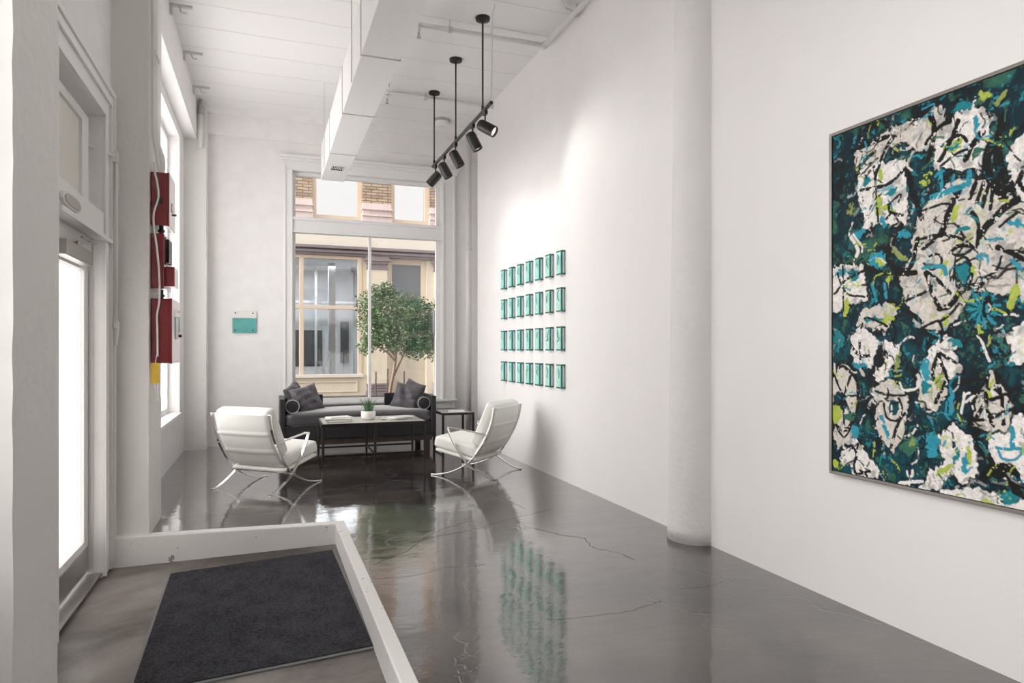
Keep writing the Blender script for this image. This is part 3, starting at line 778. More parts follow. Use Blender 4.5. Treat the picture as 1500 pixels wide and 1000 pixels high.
# photo-measured layout -> canvas metres (front face of the canvas at x = XR-.03)
FX, sY, cY_ = 985., math.sin(R(20.05)), math.cos(R(20.05))
def cv_(px, py):
    x = (px - 750) / FX; X = XR - .039; rx = sY + x * cY_; ry = cY_ - x * sY; k = X / rx
    return (cy[0] - ry * k, cz[0] - (1.35 - (py - 512) / FX * k))
def poly(pts, col, a=1., edge=True, warp=True, grow=0.):
    P = [cv_(*p) for p in pts]; uu, vv = (UW, VW) if warp else (U, V); ins = np.zeros(U.shape, bool); n = len(P)
    dmin = np.full(U.shape, 9.)
    for i in range(n):
        (x1, y1), (x2, y2) = P[i], P[(i + 1) % n]
        c_ = ((y1 > vv) != (y2 > vv)); xi = (x2 - x1) * (vv - y1) / ((y2 - y1) if abs(y2 - y1) > 1e-9 else 1e-9) + x1
        ins ^= c_ & (uu < xi)
        L2 = (x2 - x1) ** 2 + (y2 - y1) ** 2 + 1e-12; tt = np.clip(((uu - x1) * (x2 - x1) + (vv - y1) * (y2 - y1)) / L2, 0, 1)
        dmin = np.minimum(dmin, np.hypot(uu - x1 - tt * (x2 - x1), vv - y1 - tt * (y2 - y1)))
    sd = np.where(ins, dmin, -dmin)
    if edge: blend((sd > -.016 - grow) & (sd <= -grow) & (fb(.06, 140) > .5) & (dry > .3), BLACK, .85)
    blend(np.clip((sd + grow) / .004 + .5, 0, 1), col, a); return sd
def stroke_m(P, wd, col, a=1., thr=.30):
    P = np.array(P); lo = P.min(0) - wd - .02; hi = P.max(0) + wd + .02
    m_ = (U > lo[0]) & (U < hi[0]) & (V > lo[1]) & (V < hi[1])
    if not m_.any(): return
    r_, c_ = np.where(m_); r0, r1, c0, c1 = r_.min(), r_.max() + 1, c_.min(), c_.max() + 1
    u = (U + (UW - U) * .25)[r0:r1, c0:c1]; v = (V + (VW - V) * .25)[r0:r1, c0:c1]; d = np.full(u.shape, 9.)
    for (x1, y1), (x2, y2) in zip(P, P[1:]):
        L2 = (x2 - x1) ** 2 + (y2 - y1) ** 2 + 1e-12; tt = np.clip(((u - x1) * (x2 - x1) + (v - y1) * (y2 - y1)) / L2, 0, 1)
        d = np.minimum(d, np.hypot(u - x1 - tt * (x2 - x1), v - y1 - tt * (y2 - y1)))
    mm = np.clip((wd - d) / .003 + .5, 0, 1) * (dry[r0:r1, c0:c1] > thr)
    k = K[r0:r1, c0:c1]; mm = (mm * a)[..., None]
    K[r0:r1, c0:c1] = k * (1 - mm) + col * (.85 + .3 * grain[r0:r1, c0:c1, None]) * mm
def sm(pts, n=7): return [(q.x, q.y) for q in catmull([(p[0], p[1], 0) for p in pts], n)]
def stroke(pts, wd, col, a=1., thr=.30): stroke_m(sm([cv_(*p) for p in pts]), wd, col, a, thr)
def blob(px, py, rx, ry, rot, col, a=1.):
    pts = [(px + rx * math.cos(k * .52) * math.cos(rot) - ry * math.sin(k * .52) * math.sin(rot), py + rx * math.cos(k * .52) * math.sin(rot) + ry * math.sin(k * .52) * math.cos(rot)) for k in range(12)]
    poly(pts, col, a, edge=False)
rw = np.random.default_rng(29)
def dashes(n, cols, wlo, whi, llo, lhi, thr, cond, a=.85):
    for k in range(n):
        i_, j_ = rw.integers(nz), rw.integers(ny)
        if not cond(K[i_, j_].mean()): continue
        th = rw.choice([1.2, 1.7, .2, 2.6]) + rw.normal() * .35; l_ = rw.uniform(llo, lhi); a_, b_ = U[i_, j_], V[i_, j_]; bd = rw.uniform(-.5, .5)
        stroke_m(sm([(a_, b_), (a_ + l_ * math.cos(th), b_ + l_ * math.sin(th)), (a_ + 1.8 * l_ * math.cos(th + bd), b_ + 1.8 * l_ * math.sin(th + bd))], 4), rw.uniform(wlo, whi), cols[rw.integers(len(cols))], a, thr)
dashes(520, [TEAL, DTEAL, NAVY, BLACK, GREEN, TURQ, BLACK], .004, .012, .02, .07, .46, lambda q: True, .8)
patches = [
    [(1252, 225), (1300, 197), (1345, 172), (1375, 150), (1385, 190), (1370, 208), (1345, 215), (1330, 200), (1300, 215), (1290, 235), (1255, 245)],
    [(1375, 205), (1398, 172), (1437, 160), (1444, 205), (1441, 238), (1400, 247), (1374, 243)],
    [(1262, 247), (1322, 240), (1328, 290), (1318, 328), (1300, 322), (1264, 332)],
    [(1348, 318), (1368, 292), (1400, 268), (1440, 266), (1468, 290), (1500, 300), (1540, 310), (1530, 430), (1462, 432), (1432, 418), (1404, 450), (1385, 482), (1350, 474), (1326, 436), (1322, 402), (1340, 368)],
    [(1482, 225), (1505, 190), (1545, 195), (1530, 262), (1486, 275)],
    [(1219, 395), (1262, 388), (1268, 436), (1219, 457)],
    [(1266, 458), (1300, 448), (1315, 456), (1300, 480), (1258, 474)],
    [(1245, 502), (1262, 483), (1282, 497), (1272, 534), (1252, 530)],
    [(1298, 502), (1318, 508), (1317, 524), (1288, 556), (1283, 550), (1308, 522)],
    [(1281, 572), (1302, 558), (1326, 576), (1327, 606), (1312, 655), (1305, 657), (1286, 612)],
    [(1362, 512), (1392, 500), (1406, 536), (1388, 558), (1365, 582), (1352, 560)],
    [(1238, 652), (1257, 645), (1276, 678), (1284, 694), (1250, 690), (1232, 668)],
    [(1222, 625), (1243, 620), (1248, 645), (1226, 652)],
    [(1378, 642), (1398, 628), (1424, 650), (1432, 688), (1412, 704), (1392, 678), (1372, 716), (1352, 716), (1360, 690), (1382, 690)],
    [(1456, 640), (1500, 608), (1540, 620), (1530, 700), (1482, 706), (1460, 680)],
    [(1430, 622), (1451, 545), (1476, 602), (1470, 622)],
    [(1480, 495), (1502, 472), (1530, 480), (1520, 522), (1484, 526)],
    [(1382, 722), (1440, 716), (1500, 735), (1540, 745), (1530, 770), (1450, 752), (1385, 735)],
    [(1345, 548), (1372, 535), (1380, 575), (1365, 600), (1352, 596)],
]
for i, p in enumerate(patches):
    poly(p, (WHITE if i % 3 else BONE) if i != 6 else BONE, grow=.013)
    if i in (3, 0, 1, 14): pass
rw = np.random.default_rng(3)
for k in range(14):   # the same handwriting goes on over the part beyond the picture edge
    a_, b_ = rw.uniform(1.02, 1.75), rw.uniform(.05, 1.7)
    r_ = rw.uniform(.06, .15); ang = np.sort(rw.uniform(0, 6.28, 7)); P = [(a_ + r_ * rw.uniform(.7, 1.3) * math.cos(q), b_ + r_ * rw.uniform(.8, 1.5) * math.sin(q)) for q in ang]
    stroke_m(P + [P[0]], .035, WHITE, 1, .1); stroke_m(P + [P[0]], .012, BLACK)
blend(np.clip((fb(.08, 91) - .60) * 10, 0, 1) * (K.mean(2) > .35), GREY, .7)
blend(np.clip((fb(.07, 95) - .69) * 6, 0, 1) * (K.mean(2) > .35) * (dry > .3), CYAN, .8)
blend(np.clip((fb(.08, 98) - .70) * 6, 0, 1) * (K.mean(2) > .35) * (dry > .3), LIME, .7)
dashes(1100, [GREY, BONE, WHITE, WHITE, srgb(205, 190, 190), srgb(180, 196, 200)], .003, .009, .015, .05, .45, lambda q: q > .3, .7)
rw = np.random.default_rng(17)
for k in range(130):   # fine charcoal handwriting over the pale fields
    i_, j_ = rw.integers(nz), rw.integers(ny)
    if K[i_, j_].mean() < .3: continue
    a_, b_ = U[i_, j_], V[i_, j_]; P = [(a_, b_)]; th = rw.uniform(0, 6.28)
    for q in range(rw.integers(3, 6)):
        th += rw.uniform(-1.3, 1.3); l_ = rw.uniform(.025, .07); P.append((P[-1][0] + l_ * math.cos(th), P[-1][1] + l_ * math.sin(th)))
    stroke_m(sm(P, 5), rw.uniform(.003, .006), BLACK, .95, .25)
# wheel and mask faces
blob(1236, 580, 20, 50, 0, BONE); blob(1232, 585, 8, 14, 0, DTEAL)
for k in range(12): pass
stroke([(1236 + 21 * math.cos(a), 580 + 50 * math.sin(a)) for a in [k * .45 for k in range(15)]], .010, BLACK)
for a in (0, .8, 1.57, 2.4, 3.9, 5.4): stroke([(1236, 580), (1236 + 20 * math.cos(a), 580 + 48 * math.sin(a))], .007, BLACK)
stroke([(1221, 548), (1236, 536), (1256, 560)], .008, BLACK)
blob(1308, 594, 8, 12, .2, TEAL)
stroke([(1283, 573), (1300, 578), (1326, 577)], .006, BLACK); stroke([(1294, 590), (1298, 610), (1312, 616), (1322, 600), (1316, 582)], .006, BLACK); stroke([(1305, 655), (1315, 620), (1326, 606)], .008, BLACK)
stroke([(1290, 610), (1300, 634), (1302, 640)], .011, CYAN)
blob(1440, 452, 24, 22, .1, TURQ)
for k in range(22):
    a = k * 2 * math.pi / 22; stroke([(1440 + 9 * math.cos(a), 452 + 10 * math.sin(a)), (1440 + 27 * math.cos(a), 454 + 26 * math.sin(a))], .004, CYAN if k % 2 else DTEAL, 1, .15)
blob(1450, 449, 7, 10, 0, BLACK); stroke([(1448, 445), (1452, 449), (1449, 455)], .003, BONE)
blob(1410, 400, 11, 21, 0, DTEAL); blob(1410, 400, 8, 16, 0, TURQ); stroke([(1399, 384), (1410, 376), (1421, 386), (1422, 412), (1410, 422), (1399, 414), (1399, 384)], .006, BLACK)
# leaves, dashes
for (px, py, rx, ry, ro, c_) in ((1287, 380, 15, 12, .4, CYAN), (1290, 384, 7, 6, .2, LIME), (1315, 372, 5, 15, -.6, OLIVE), (1306, 408, 5, 8, .2, LIME), (1300, 470, 14, 6, -.3, LIME), (1280, 468, 14, 4, 0, TURQ),
        (1288, 258, 5, 12, 0, LIME), (1285, 300, 5, 14, 0, LIME), (1268, 262, 5, 8, .3, TURQ), (1304, 283, 12, 4, -.4, TURQ), (1300, 305, 12, 4, .3, LIME), (1245, 304, 4, 12, .3, OLIVE), (1292, 325, 5, 10, 0, CYAN),
        (1413, 156, 17, 6, -.35, TURQ), (1393, 215, 16, 7, -.5, LIME), (1394, 217, 11, 3, -.4, TURQ), (1428, 182, 4, 11, 0, CYAN), (1432, 226, 10, 5, -.1, GREEN), (1442, 137, 8, 7, 0, LIME), (1464, 145, 5, 10, .5, OLIVE), (1495, 140, 5, 8, 0, TURQ), (1356, 262, 6, 5, .3, LIME), (1362, 250, 7, 4, 0, LIME),
        (1401, 310, 5, 18, .35, LIME), (1413, 338, 12, 5, -.4, TURQ), (1384, 395, 5, 12, .2, LIME), (1425, 398, 4, 10, 0, LIME), (1460, 352, 14, 3, .1, CYAN), (1488, 330, 12, 4, 0, CYAN), (1440, 374, 12, 4, -.2, CYAN), (1490, 392, 13, 4, .5, CYAN), (1482, 436, 8, 16, .2, LIME), (1385, 470, 6, 9, 0, LIME),
        (1432, 483, 4, 7, .2, LIME), (1445, 496, 3, 10, 0, LIME), (1400, 502, 10, 5, .2, TURQ), (1318, 530, 4, 16, .3, OLIVE), (1258, 536, 12, 4, 0, CYAN), (1226, 500, 8, 16, 0, TURQ), (1240, 512, 5, 14, 0, TEAL), (1452, 572, 5, 20, .1, LIME), (1356, 545, 7, 22, 0, CYAN), (1356, 570, 6, 10, 0, TURQ),
        (1375, 560, 5, 14, .3, OLIVE), (1390, 590, 4, 22, 0, CYAN), (1332, 655, 12, 18, .3, GREEN), (1336, 648, 6, 10, .2, OLIVE), (1255, 633, 7, 9, .2, CYAN), (1225, 606, 8, 14, .3, LIME), (1245, 610, 10, 8, 0, GREEN), (1227, 680, 12, 7, .3, LIME), (1240, 685, 10, 8, .5, TEAL), (1365, 655, 8, 22, .2, CYAN), (1418, 680, 6, 14, 0, CYAN), (1400, 672, 4, 14, .6, TURQ), (1424, 672, 4, 16, 0, LIME), (1448, 640, 3, 12, .1, LIME), (1400, 655, 5, 6, 0, DTEAL), (1477, 725, 14, 8, .3, TURQ), (1380, 690, 12, 5, -.5, LIME), (1450, 735, 9, 5, .2, LIME), (1476, 532, 5, 4, 0, TURQ), (1240, 450, 5, 12, .2, LIME), (1230, 400, 10, 4, -.2, CYAN), (1250, 402, 9, 9, .4, TURQ), (1258, 340, 6, 6, .3, CYAN), (1325, 345, 11, 6, .1, CYAN), (1345, 230, 8, 3, -.3, CYAN)):
    blob(px, py, rx, ry, ro, c_)
# black brushwork
for P, w_ in (([(1248, 222), (1280, 208), (1300, 200)], .012), ([(1252, 262), (1262, 240), (1282, 222)], .010), ([(1300, 215), (1310, 200), (1298, 216), (1280, 262)], .008), ([(1376, 235), (1396, 200), (1404, 176)], .010), ([(1414, 232), (1424, 212), (1438, 196)], .014), ([(1378, 243), (1400, 225), (1420, 218)], .007), ([(1380, 213), (1402, 198), (1416, 206)], .008), ([(1340, 175), (1362, 158), (1376, 150)], .012), ([(1356, 210), (1366, 196), (1380, 182), (1392, 178)], .009), ([(1362, 168), (1368, 190), (1360, 235)], .014), ([(1262, 278), (1300, 270), (1330, 244)], .009), ([(1280, 244), (1286, 325)], .006), ([(1303, 298), (1304, 310), (1322, 315)], .008), ([(1298, 320), (1308, 312), (1316, 325), (1308, 330)], .006), ([(1300, 300), (1312, 290), (1320, 285), (1316, 296)], .005),
        ([(1350, 310), (1380, 300), (1396, 300)], .006), ([(1352, 365), (1378, 340), (1400, 275)], .009), ([(1380, 345), (1396, 300), (1408, 272)], .010), ([(1420, 290), (1428, 268)], .010), ([(1430, 296), (1440, 268)], .010), ([(1438, 302), (1448, 272)], .010), ([(1450, 306), (1455, 275)], .009), ([(1424, 310), (1434, 330), (1432, 360)], .009), ([(1436, 345), (1452, 325), (1472, 305), (1490, 292)], .016), ([(1350, 350), (1372, 345), (1386, 342)], .007), ([(1354, 385), (1366, 395), (1380, 385), (1374, 372), (1358, 376)], .006), ([(1392, 370), (1404, 360), (1424, 362), (1410, 372), (1394, 372)], .007), ([(1392, 345), (1410, 352), (1426, 362)], .007), ([(1460, 364), (1500, 370)], .006), ([(1462, 362), (1480, 370), (1500, 380)], .010), ([(1440, 410), (1460, 396), (1468, 376)], .006), ([(1465, 332), (1490, 312)], .007), ([(1356, 400), (1364, 425), (1376, 450)], .010), ([(1358, 398), (1376, 412), (1392, 428)], .008), ([(1376, 452), (1392, 446), (1410, 424), (1440, 418)], .014), ([(1326, 440), (1350, 430), (1366, 420)], .007), ([(1378, 470), (1392, 460), (1404, 445)], .007), ([(1350, 480), (1374, 470), (1384, 490), (1400, 470)], .007),
        ([(1374, 516), (1366, 545), (1370, 560)], .009), ([(1374, 516), (1384, 545), (1392, 560)], .009), ([(1376, 516), (1400, 530)], .008), ([(1376, 580), (1370, 590), (1384, 560)], .008), ([(1446, 550), (1446, 600), (1455, 622)], .008), ([(1458, 545), (1466, 580), (1470, 620)], .008), ([(1430, 612), (1446, 590), (1480, 575)], .008), ([(1420, 615), (1450, 612), (1480, 600)], .007), ([(1430, 575), (1458, 570), (1468, 584)], .006),
        ([(1222, 430), (1240, 410), (1266, 395)], .007), ([(1226, 400), (1240, 430), (1266, 434)], .006), ([(1234, 390), (1236, 455)], .006), ([(1246, 505), (1258, 520), (1274, 520)], .008), ([(1259, 500), (1260, 532)], .007), ([(1262, 480), (1270, 465), (1300, 478)], .006), ([(1238, 652), (1254, 660), (1252, 680)], .009), ([(1258, 650), (1252, 690), (1274, 690)], .007), ([(1244, 660), (1250, 654), (1254, 662)], .004), ([(1260, 688), (1270, 696)], .006), ([(1226, 628), (1236, 640), (1246, 628)], .006), ([(1300, 440), (1330, 455), (1350, 470)], .012), ([(1320, 330), (1300, 380), (1330, 395), (1345, 350)], .012), ([(1268, 390), (1296, 400), (1340, 400)], .013), ([(1330, 250), (1340, 290), (1350, 320)], .014), ([(1440, 700), (1452, 680), (1440, 660), (1430, 630)], .018), ([(1460, 690), (1480, 690), (1490, 715)], .03), ([(1450, 215), (1446, 250), (1470, 290)], .02), ([(1470, 170), (1462, 230), (1480, 280)], .02)):
    stroke(P, w_, BLACK)
for P, w_, c_ in (([(1288, 680), (1296, 650)], .005, TURQ), ([(1460, 655), (1470, 672), (1488, 672), (1496, 658), (1462, 656)], .006, CYAN), ([(1482, 625), (1484, 655)], .010, CYAN), ([(1318, 560), (1324, 570), (1342, 568), (1345, 556)], .006, WHITE), ([(1329, 690), (1331, 697), (1336, 697), (1337, 688)], .006, WHITE), ([(1334, 698), (1332, 710)], .005, WHITE), ([(1318, 708), (1335, 706), (1350, 704)], .008, WHITE),
        ([(1409, 604), (1414, 580), (1420, 575)], .006, WHITE), ([(1414, 590), (1428, 580)], .005, WHITE), ([(1412, 585), (1412, 575)], .005, WHITE), ([(1436, 500), (1444, 515), (1450, 528)], .006, WHITE), ([(1430, 492), (1438, 502), (1446, 520)], .004, WHITE), ([(1376, 266), (1378, 250), (1378, 278)], .008, CYAN), ([(1364, 290), (1390, 280), (1410, 272)], .014, CYAN), ([(1418, 270), (1420, 252)], .012, CYAN), ([(1393, 272), (1396, 258)], .007, CYAN), ([(1352, 392), (1380, 390), (1387, 402)], .010, CYAN), ([(1246, 345), (1256, 365), (1254, 375)], .010, WHITE), ([(1250, 342), (1262, 362), (1262, 370)], .006, WHITE), ([(1278, 415), (1284, 440)], .008, CYAN), ([(1296, 415), (1298, 436)], .008, CYAN), ([(1284, 432), (1274, 448)], .006, TURQ), ([(1386, 590), (1384, 605), (1390, 606), (1392, 584)], .005, CYAN), ([(1350, 160), (1368, 152), (1356, 170), (1348, 172), (1366, 165)], .004, CYAN)):
    stroke(P, w_, c_, 1, .2)
rw = np.random.default_rng(9)
for k in range(520):    # short dry dashes everywhere
    a_, b_ = rw.uniform(0, 1.74), rw.uniform(0, 1.76); th = rw.uniform(0, 6.28); l_ = rw.uniform(.015, .06)
    c_ = [BLACK, BLACK, CYAN, TURQ, GREY, WHITE, LIME, GREEN][rw.integers(8)]
    bd = rw.uniform(-.6, .6)
    stroke_m(sm([(a_, b_), (a_ + l_ * math.cos(th), b_ + l_ * math.sin(th)), (a_ + 1.7 * l_ * math.cos(th + bd), b_ + 1.7 * l_ * math.sin(th + bd))], 4), rw.uniform(.0025, .006), c_, .9, .42)
K = np.clip(K, 0, 1)
hgt = (grain - .5) * .0016 + (K.mean(2) > .3) * .0006
verts = np.stack([np.full(YY.size, -.039) - hgt.ravel(), YY.ravel(), ZZ.ravel()], 1)
idx = np.arange(ny * nz).reshape(nz, ny)
q = np.stack([idx[:-1, :-1].ravel(), idx[:-1, 1:].ravel(), idx[1:, 1:].ravel(), idx[1:, :-1].ravel()], 1)
nv = len(verts)
# thin stretcher behind the paint so that the canvas is a solid
bz = [(-.036, PY0 + .022, PZ0 + .022), (-.036, PY1 - .022, PZ0 + .022), (-.036, PY1 - .022, PZ1 - .022), (-.036, PY0 + .022, PZ1 - .022), (-.004, PY0 + .022, PZ0 + .022), (-.004, PY1 - .022, PZ0 + .022), (-.004, PY1 - .022, PZ1 - .022), (-.004, PY0 + .022, PZ1 - .022)]
me = bpy.data.meshes.new('canvas')
faces = q.tolist() + [[nv + i for i in r_] for r_ in ((4, 5, 6, 7), (0, 1, 5, 4), (1, 2, 6, 5), (2, 3, 7, 6), (3, 0, 4, 7))]
me.from_pydata(verts.tolist() + bz, [], faces)
att = me.color_attributes.new('paint', 'FLOAT_COLOR', 'POINT')
col = np.ones((nv + 8, 4), np.float32); col[:nv, :3] = K.reshape(-1, 3); col[nv:, :3] = .5
att.data.foreach_set('color', col.ravel())
m, nt, out = nodes('oil_paint'); b = N(nt, 'ShaderNodeBsdfPrincipled', Roughness=.55)
b.inputs['Specular IOR Level'].default_value = .25
at = N(nt, 'ShaderNodeAttribute'); at.attribute_name = 'paint'
nt.links.new(at.outputs['Color'], b.inputs['Base Color']); nt.links.new(b.outputs[0], out.inputs[0])
me.materials.append(m); o = bpy.data.objects.new('canvas', me); C.objects.link(o); o.parent = t

# ---- red alarm boxes on the pillar
AX = -.796
def alarm(label, y0, y1, z0, z1, d): return thing('alarm_panel', label, 'alarm box', (AX, y0, z0), 0, 'red alarm boxes on the pillar'), y1 - y0, z1 - z0, d
t, ly, lz, d = alarm('red alarm box, topmost of the three on the pillar', 5.53, 5.86, 2.263, 2.654, .118)
MB().box(0, d - .012, 0, ly, 0, lz).build('cabinet', M['red'], t, bevel=.004)
dd = MB().box(d - .012, d + .004, -.003, ly + .003, -.003, lz + .003).build('door', M['red'], t, bevel=.004)
MB().box(d + .004, d + .008, .12, .20, .13, .19).build('label', M['labelwhite'], dd)
MB().tube([(d, .27, .13), (d + .02, .27, .13)], .009).build('latch', M['steel'], dd)
MB().box(.03, .08, -.004, 0, .16, .205).build('plate', M['redglass'], t)
t, ly, lz, d = alarm('red alarm box with a small box on its front, between the other two', 5.53, 5.90, 1.80, 2.205, .088)
MB().box(0, d, 0, ly, 0, lz).build('cabinet', M['red'], t, bevel=.004)
MB().box(d, d + .006, .03, ly - .03, .18, lz - .02).build('front_panel', M['redglass'], t, bevel=.002)
MB().box(d, d + .065, .03, .26, .02, .165).build('holder', M['red'], t, bevel=.004)
for k in range(3): MB().box(d + .006, d + .022, .08 + k * .07, .10 + k * .07, .20, lz - .03).build('strip', M['labelwhite'] if k == 1 else M['black'], t)
t, ly, lz, d = alarm('largest red alarm box, lowest of the three on the pillar', 5.53, 6.02, 1.25, 1.726, .136)
MB().box(0, d - .014, 0, ly, 0, lz).build('cabinet', M['red'], t, bevel=.004)
dd = MB().box(d - .014, d + .004, -.003, ly + .003, -.003, lz + .003).build('door', M['red'], t, bevel=.004)
MB().box(d + .004, d + .008, .18, .34, .18, .35).build('window', M['labelwhite'], dd, bevel=.001)
MB().tube([(d, .43, .21), (d + .022, .43, .21)], .012).build('latch', M['black'], dd)
for (z0, z1, lab) in ((2.208, 2.262, 'short dark pipe nipple joining the top and middle alarm boxes'), (1.728, 1.798, 'short dark pipe nipple joining the middle and lowest alarm boxes')):
    f = MB(); f.tube([(0, 0, z0), (0, 0, z1)], .016, 10); f.tube([(0, 0, z0 + .014), (0, 0, z0 + .032)], .024, 8)
    tag(f.build('pipe_nipple', M['bronze'], loc=(AX + .06, 5.60, 0)), lab, 'pipe', 'pipe nipples between the alarm boxes')
for i, (y, r, lab) in enumerate(((5.50, .014, 'thin pale conduit on the pillar edge above the alarm boxes'), (5.58, .017, 'thicker pale conduit in the middle of the pillar side'), (5.645, .014, 'thin pale conduit innermost on the pillar side'))):
    z0 = (2.66, 2.656, 2.656)[i]
    f = MB(); f.tube(catmull([(0, 0, 4.69), (0, 0, 3.6), (0, 0, 3.0), (.02 + .012 * i, .01, 2.78), (.035, .02, z0)], 5), r, 10); f.box(-.012, .022, -.02, .02, 3.5, 3.53); f.box(-.012, .022, -.02, .02, 4.3, 4.33)
    tag(f.build('wall_conduit', M['pipe'], loc=(AX + .021, y, 0)), lab, 'conduit', 'conduits down the alarm pillar')
f = MB(); f.tube(catmull([(.012, 0, 2.72), (.014, .0, 2.66), (.035, -.01, 2.56), (.040, -.01, 2.46), (.012, -.01, 2.35), (.012, -.01, 2.25), (.03, -.01, 2.1), (.045, -.01, 1.92), (.048, -.01, 1.72), (.032, -.01, 1.60), (.034, -.01, 1.5), (.036, -.008, 1.30)], 6), .007, 8)
tag(f.build('cable', M['labelwhite'], smooth=True, loc=(AX + .012, 5.515, 0)), 'slack white cable running down over the red alarm boxes', 'cable')
t = thing('inspection_tag', 'yellow inspection tag hanging under the lowest alarm box', 'tag', (AX + .035, 5.49, 0))
f = MB(); f.box(-.030, .026, -.004, -.001, 1.105, 1.255); f.build('card', M['yellow'], t)
f = MB(); f.tube([(.0, -.002, 1.25), (.004, .02, 1.30), (.01, .03, 1.33)], .003, 6); f.tube([(-.005, 0, 1.105), (.01, 0, .985), (.02, 0, .98), (.012, 0, 1.10)], .003, 6); f.build('string', M['labelwhite'], t)

# ---- lounge chairs
def make_chair(label):
    t = thing('lounge_chair', label, 'armchair', group='white lounge chairs')
    back = catmull([(-.375, 0, .745), (-.345, 0, .60), (-.285, 0, .45), (-.185, 0, .285), (-.055, 0, .150), (.13, 0, .055), (.28, 0, .016), (.385, 0, .007)], 8)
    front = catmull([(-.375, 0, .007), (-.31, 0, .014), (-.20, 0, .06), (-.055, 0, .150), (.065, 0, .29), (.15, 0, .43), (.18, 0, .495)], 8)
    arm = catmull([(.18, 0, .495), (.182, 0, .512), (.165, 0, .522), (.03, 0, .508), (-.16, 0, .482), (-.27, 0, .466), (-.29, 0, .45)], 6)
    for s in (-1, 1):
        nm = M['chrome']
        MB().strap([(p.x, p.z) for p in back], s * .345, .030, .012).build('back_leg', nm, t, bevel=.002)
        fl = MB().strap([(p.x, p.z) for p in front], s * .345, .030, .012).build('front_leg', nm, t, bevel=.002)
        MB().strap([(p.x, p.z) for p in arm], s * .345, .030, .011).build('armrest', nm, t, bevel=.002)
        MB().tube([(-.055, s * .325, .150), (-.055, s * .366, .150)], .018, 14).build('bolt', nm, fl)
    MB().tube([(-.055, -.335, .150), (-.055, .335, .150)], .009, 10).build('cross_rod', M['chrome'], t, smooth=True)
    # outer back shell following the rear legs, three stitched panels
    f = MB(); prof = [(-.372, .742), (-.343, .60), (-.283, .45), (-.185, .29), (-.14, .235)]
    cvp = catmull([(a, 0, b) for a, b in prof], 9)
    seamat = (12, 22)
    prev = None
    for i, p in enumerate(cvp):
        off = .012 if i in seamat else 0
        e = 1 if 0 < i < len(cvp) - 1 else .98
        dn = (cvp[min(i + 1, len(cvp) - 1)] - cvp[max(i - 1, 0)]).normalized(); nn = Vector((-dn.z, 0, dn.x))
        if nn.x < 0: nn = -nn
        ring = []
        for y in [-.327 * e + .654 * e * k / 10 for k in range(11)]:
            bulge = -.012 * (1 - (y / .33) ** 2)
            ring.append(f.bm.verts.new(p + nn * (bulge - off + .004) + Vector((0, y, 0))))
        for y in [.327 * e - .654 * e * k / 10 for k in range(11)]: ring.append(f.bm.verts.new(p + nn * .030 + Vector((0, y, 0))))
        if prev:
            for k in range(22): f._f([prev[k], prev[(k + 1) % 22], ring[(k + 1) % 22], ring[k]])
        else: f._f(ring)
        prev = ring
    f._f(prev[::-1]); f.build('back_shell', M['leather'], t, smooth=True)
    # back cushion leaning on the shell
    a = Vector((-.325, 0, .79)); bq = Vector((-.125, 0, .345)); mid = (a + bq) / 2; dv = (a - bq).normalized()
    nx = Vector((dv.z, 0, -dv.x))
    mx = Matrix((( -nx.x, 0, dv.x, mid.x + nx.x * .005), (0, 1, 0, 0), (-nx.z, 0, dv.z, mid.z), (0, 0, 0, 1)))
    MB().cushion(.115, .645, (a - bq).length, mx, e=.035).build('back_cushion', M['leather'], t, smooth=True)
    sl = math.atan2(.10, .52)
    mx = Matrix.Translation((.115, 0, .315)) @ Matrix.Rotation(-sl, 4, 'Y')
    MB().cushion(.52, .645, .125, mx, e=.035, crown=.02).build('seat_cushion', M['leather'], t, smooth=True)
    mx = Matrix.Translation((.105, 0, .228)) @ Matrix.Rotation(-sl, 4, 'Y')
    MB().cushion(.50, .65, .035, mx, e=.015).build('seat_base', M['leather'], t, smooth=True)
    return t
ch = make_chair('white leather and chrome lounge chair showing its back, at the window-side end of the coffee table')
ch.location = (.012, 7.129, 0); ch.rotation_euler = (0, 0, math.atan2(.754, .657))
dup(ch, (2.19, 7.10, 0), math.atan2(.51, -.519), 'white leather and chrome lounge chair in front of the long wall under the glass tiles')
ch['label'] = 'white leather and chrome lounge chair on the side of the tall side window'

# ---- coffee table
t = thing('coffee_table', 'dark metal coffee table with a pale stone top', 'coffee table', (1.2, 8.345, 0))
def rectframe(f, x, y, z0, z1, w): 
    f.box(-x, x, -y, -y + w, z0, z1); f.box(-x, x, y - w, y, z0, z1); f.box(-x, -x + w, -y + w, y - w, z0, z1); f.box(x - w, x, -y + w, y - w, z0, z1)
f = MB(); rectframe(f, .61, .385, .455, .495, .025); f.build('top_frame', M['bronze'], t, bevel=.003)
MB().box(-.585, .585, -.36, .36, .470, .499).build('tabletop', M['stone'], t, bevel=.002)
for x in (-.592, 0, .592):
    for y in (-.366, .366):
        f = MB(); f.tube([(x, y, .457), (x, y, .13), (x, y, .06), (x, y, 0)], [.016, .015, .013, .006], 8); f.build('leg', M['bronze'], t)
f = MB()
for y in (-.366, .366): f.box(-.592, .592, y - .007, y + .007, .115, .135)
f.box(-.007, .007, -.366, .366, .115, .135); f.build('stretcher', M['bronze'], t)

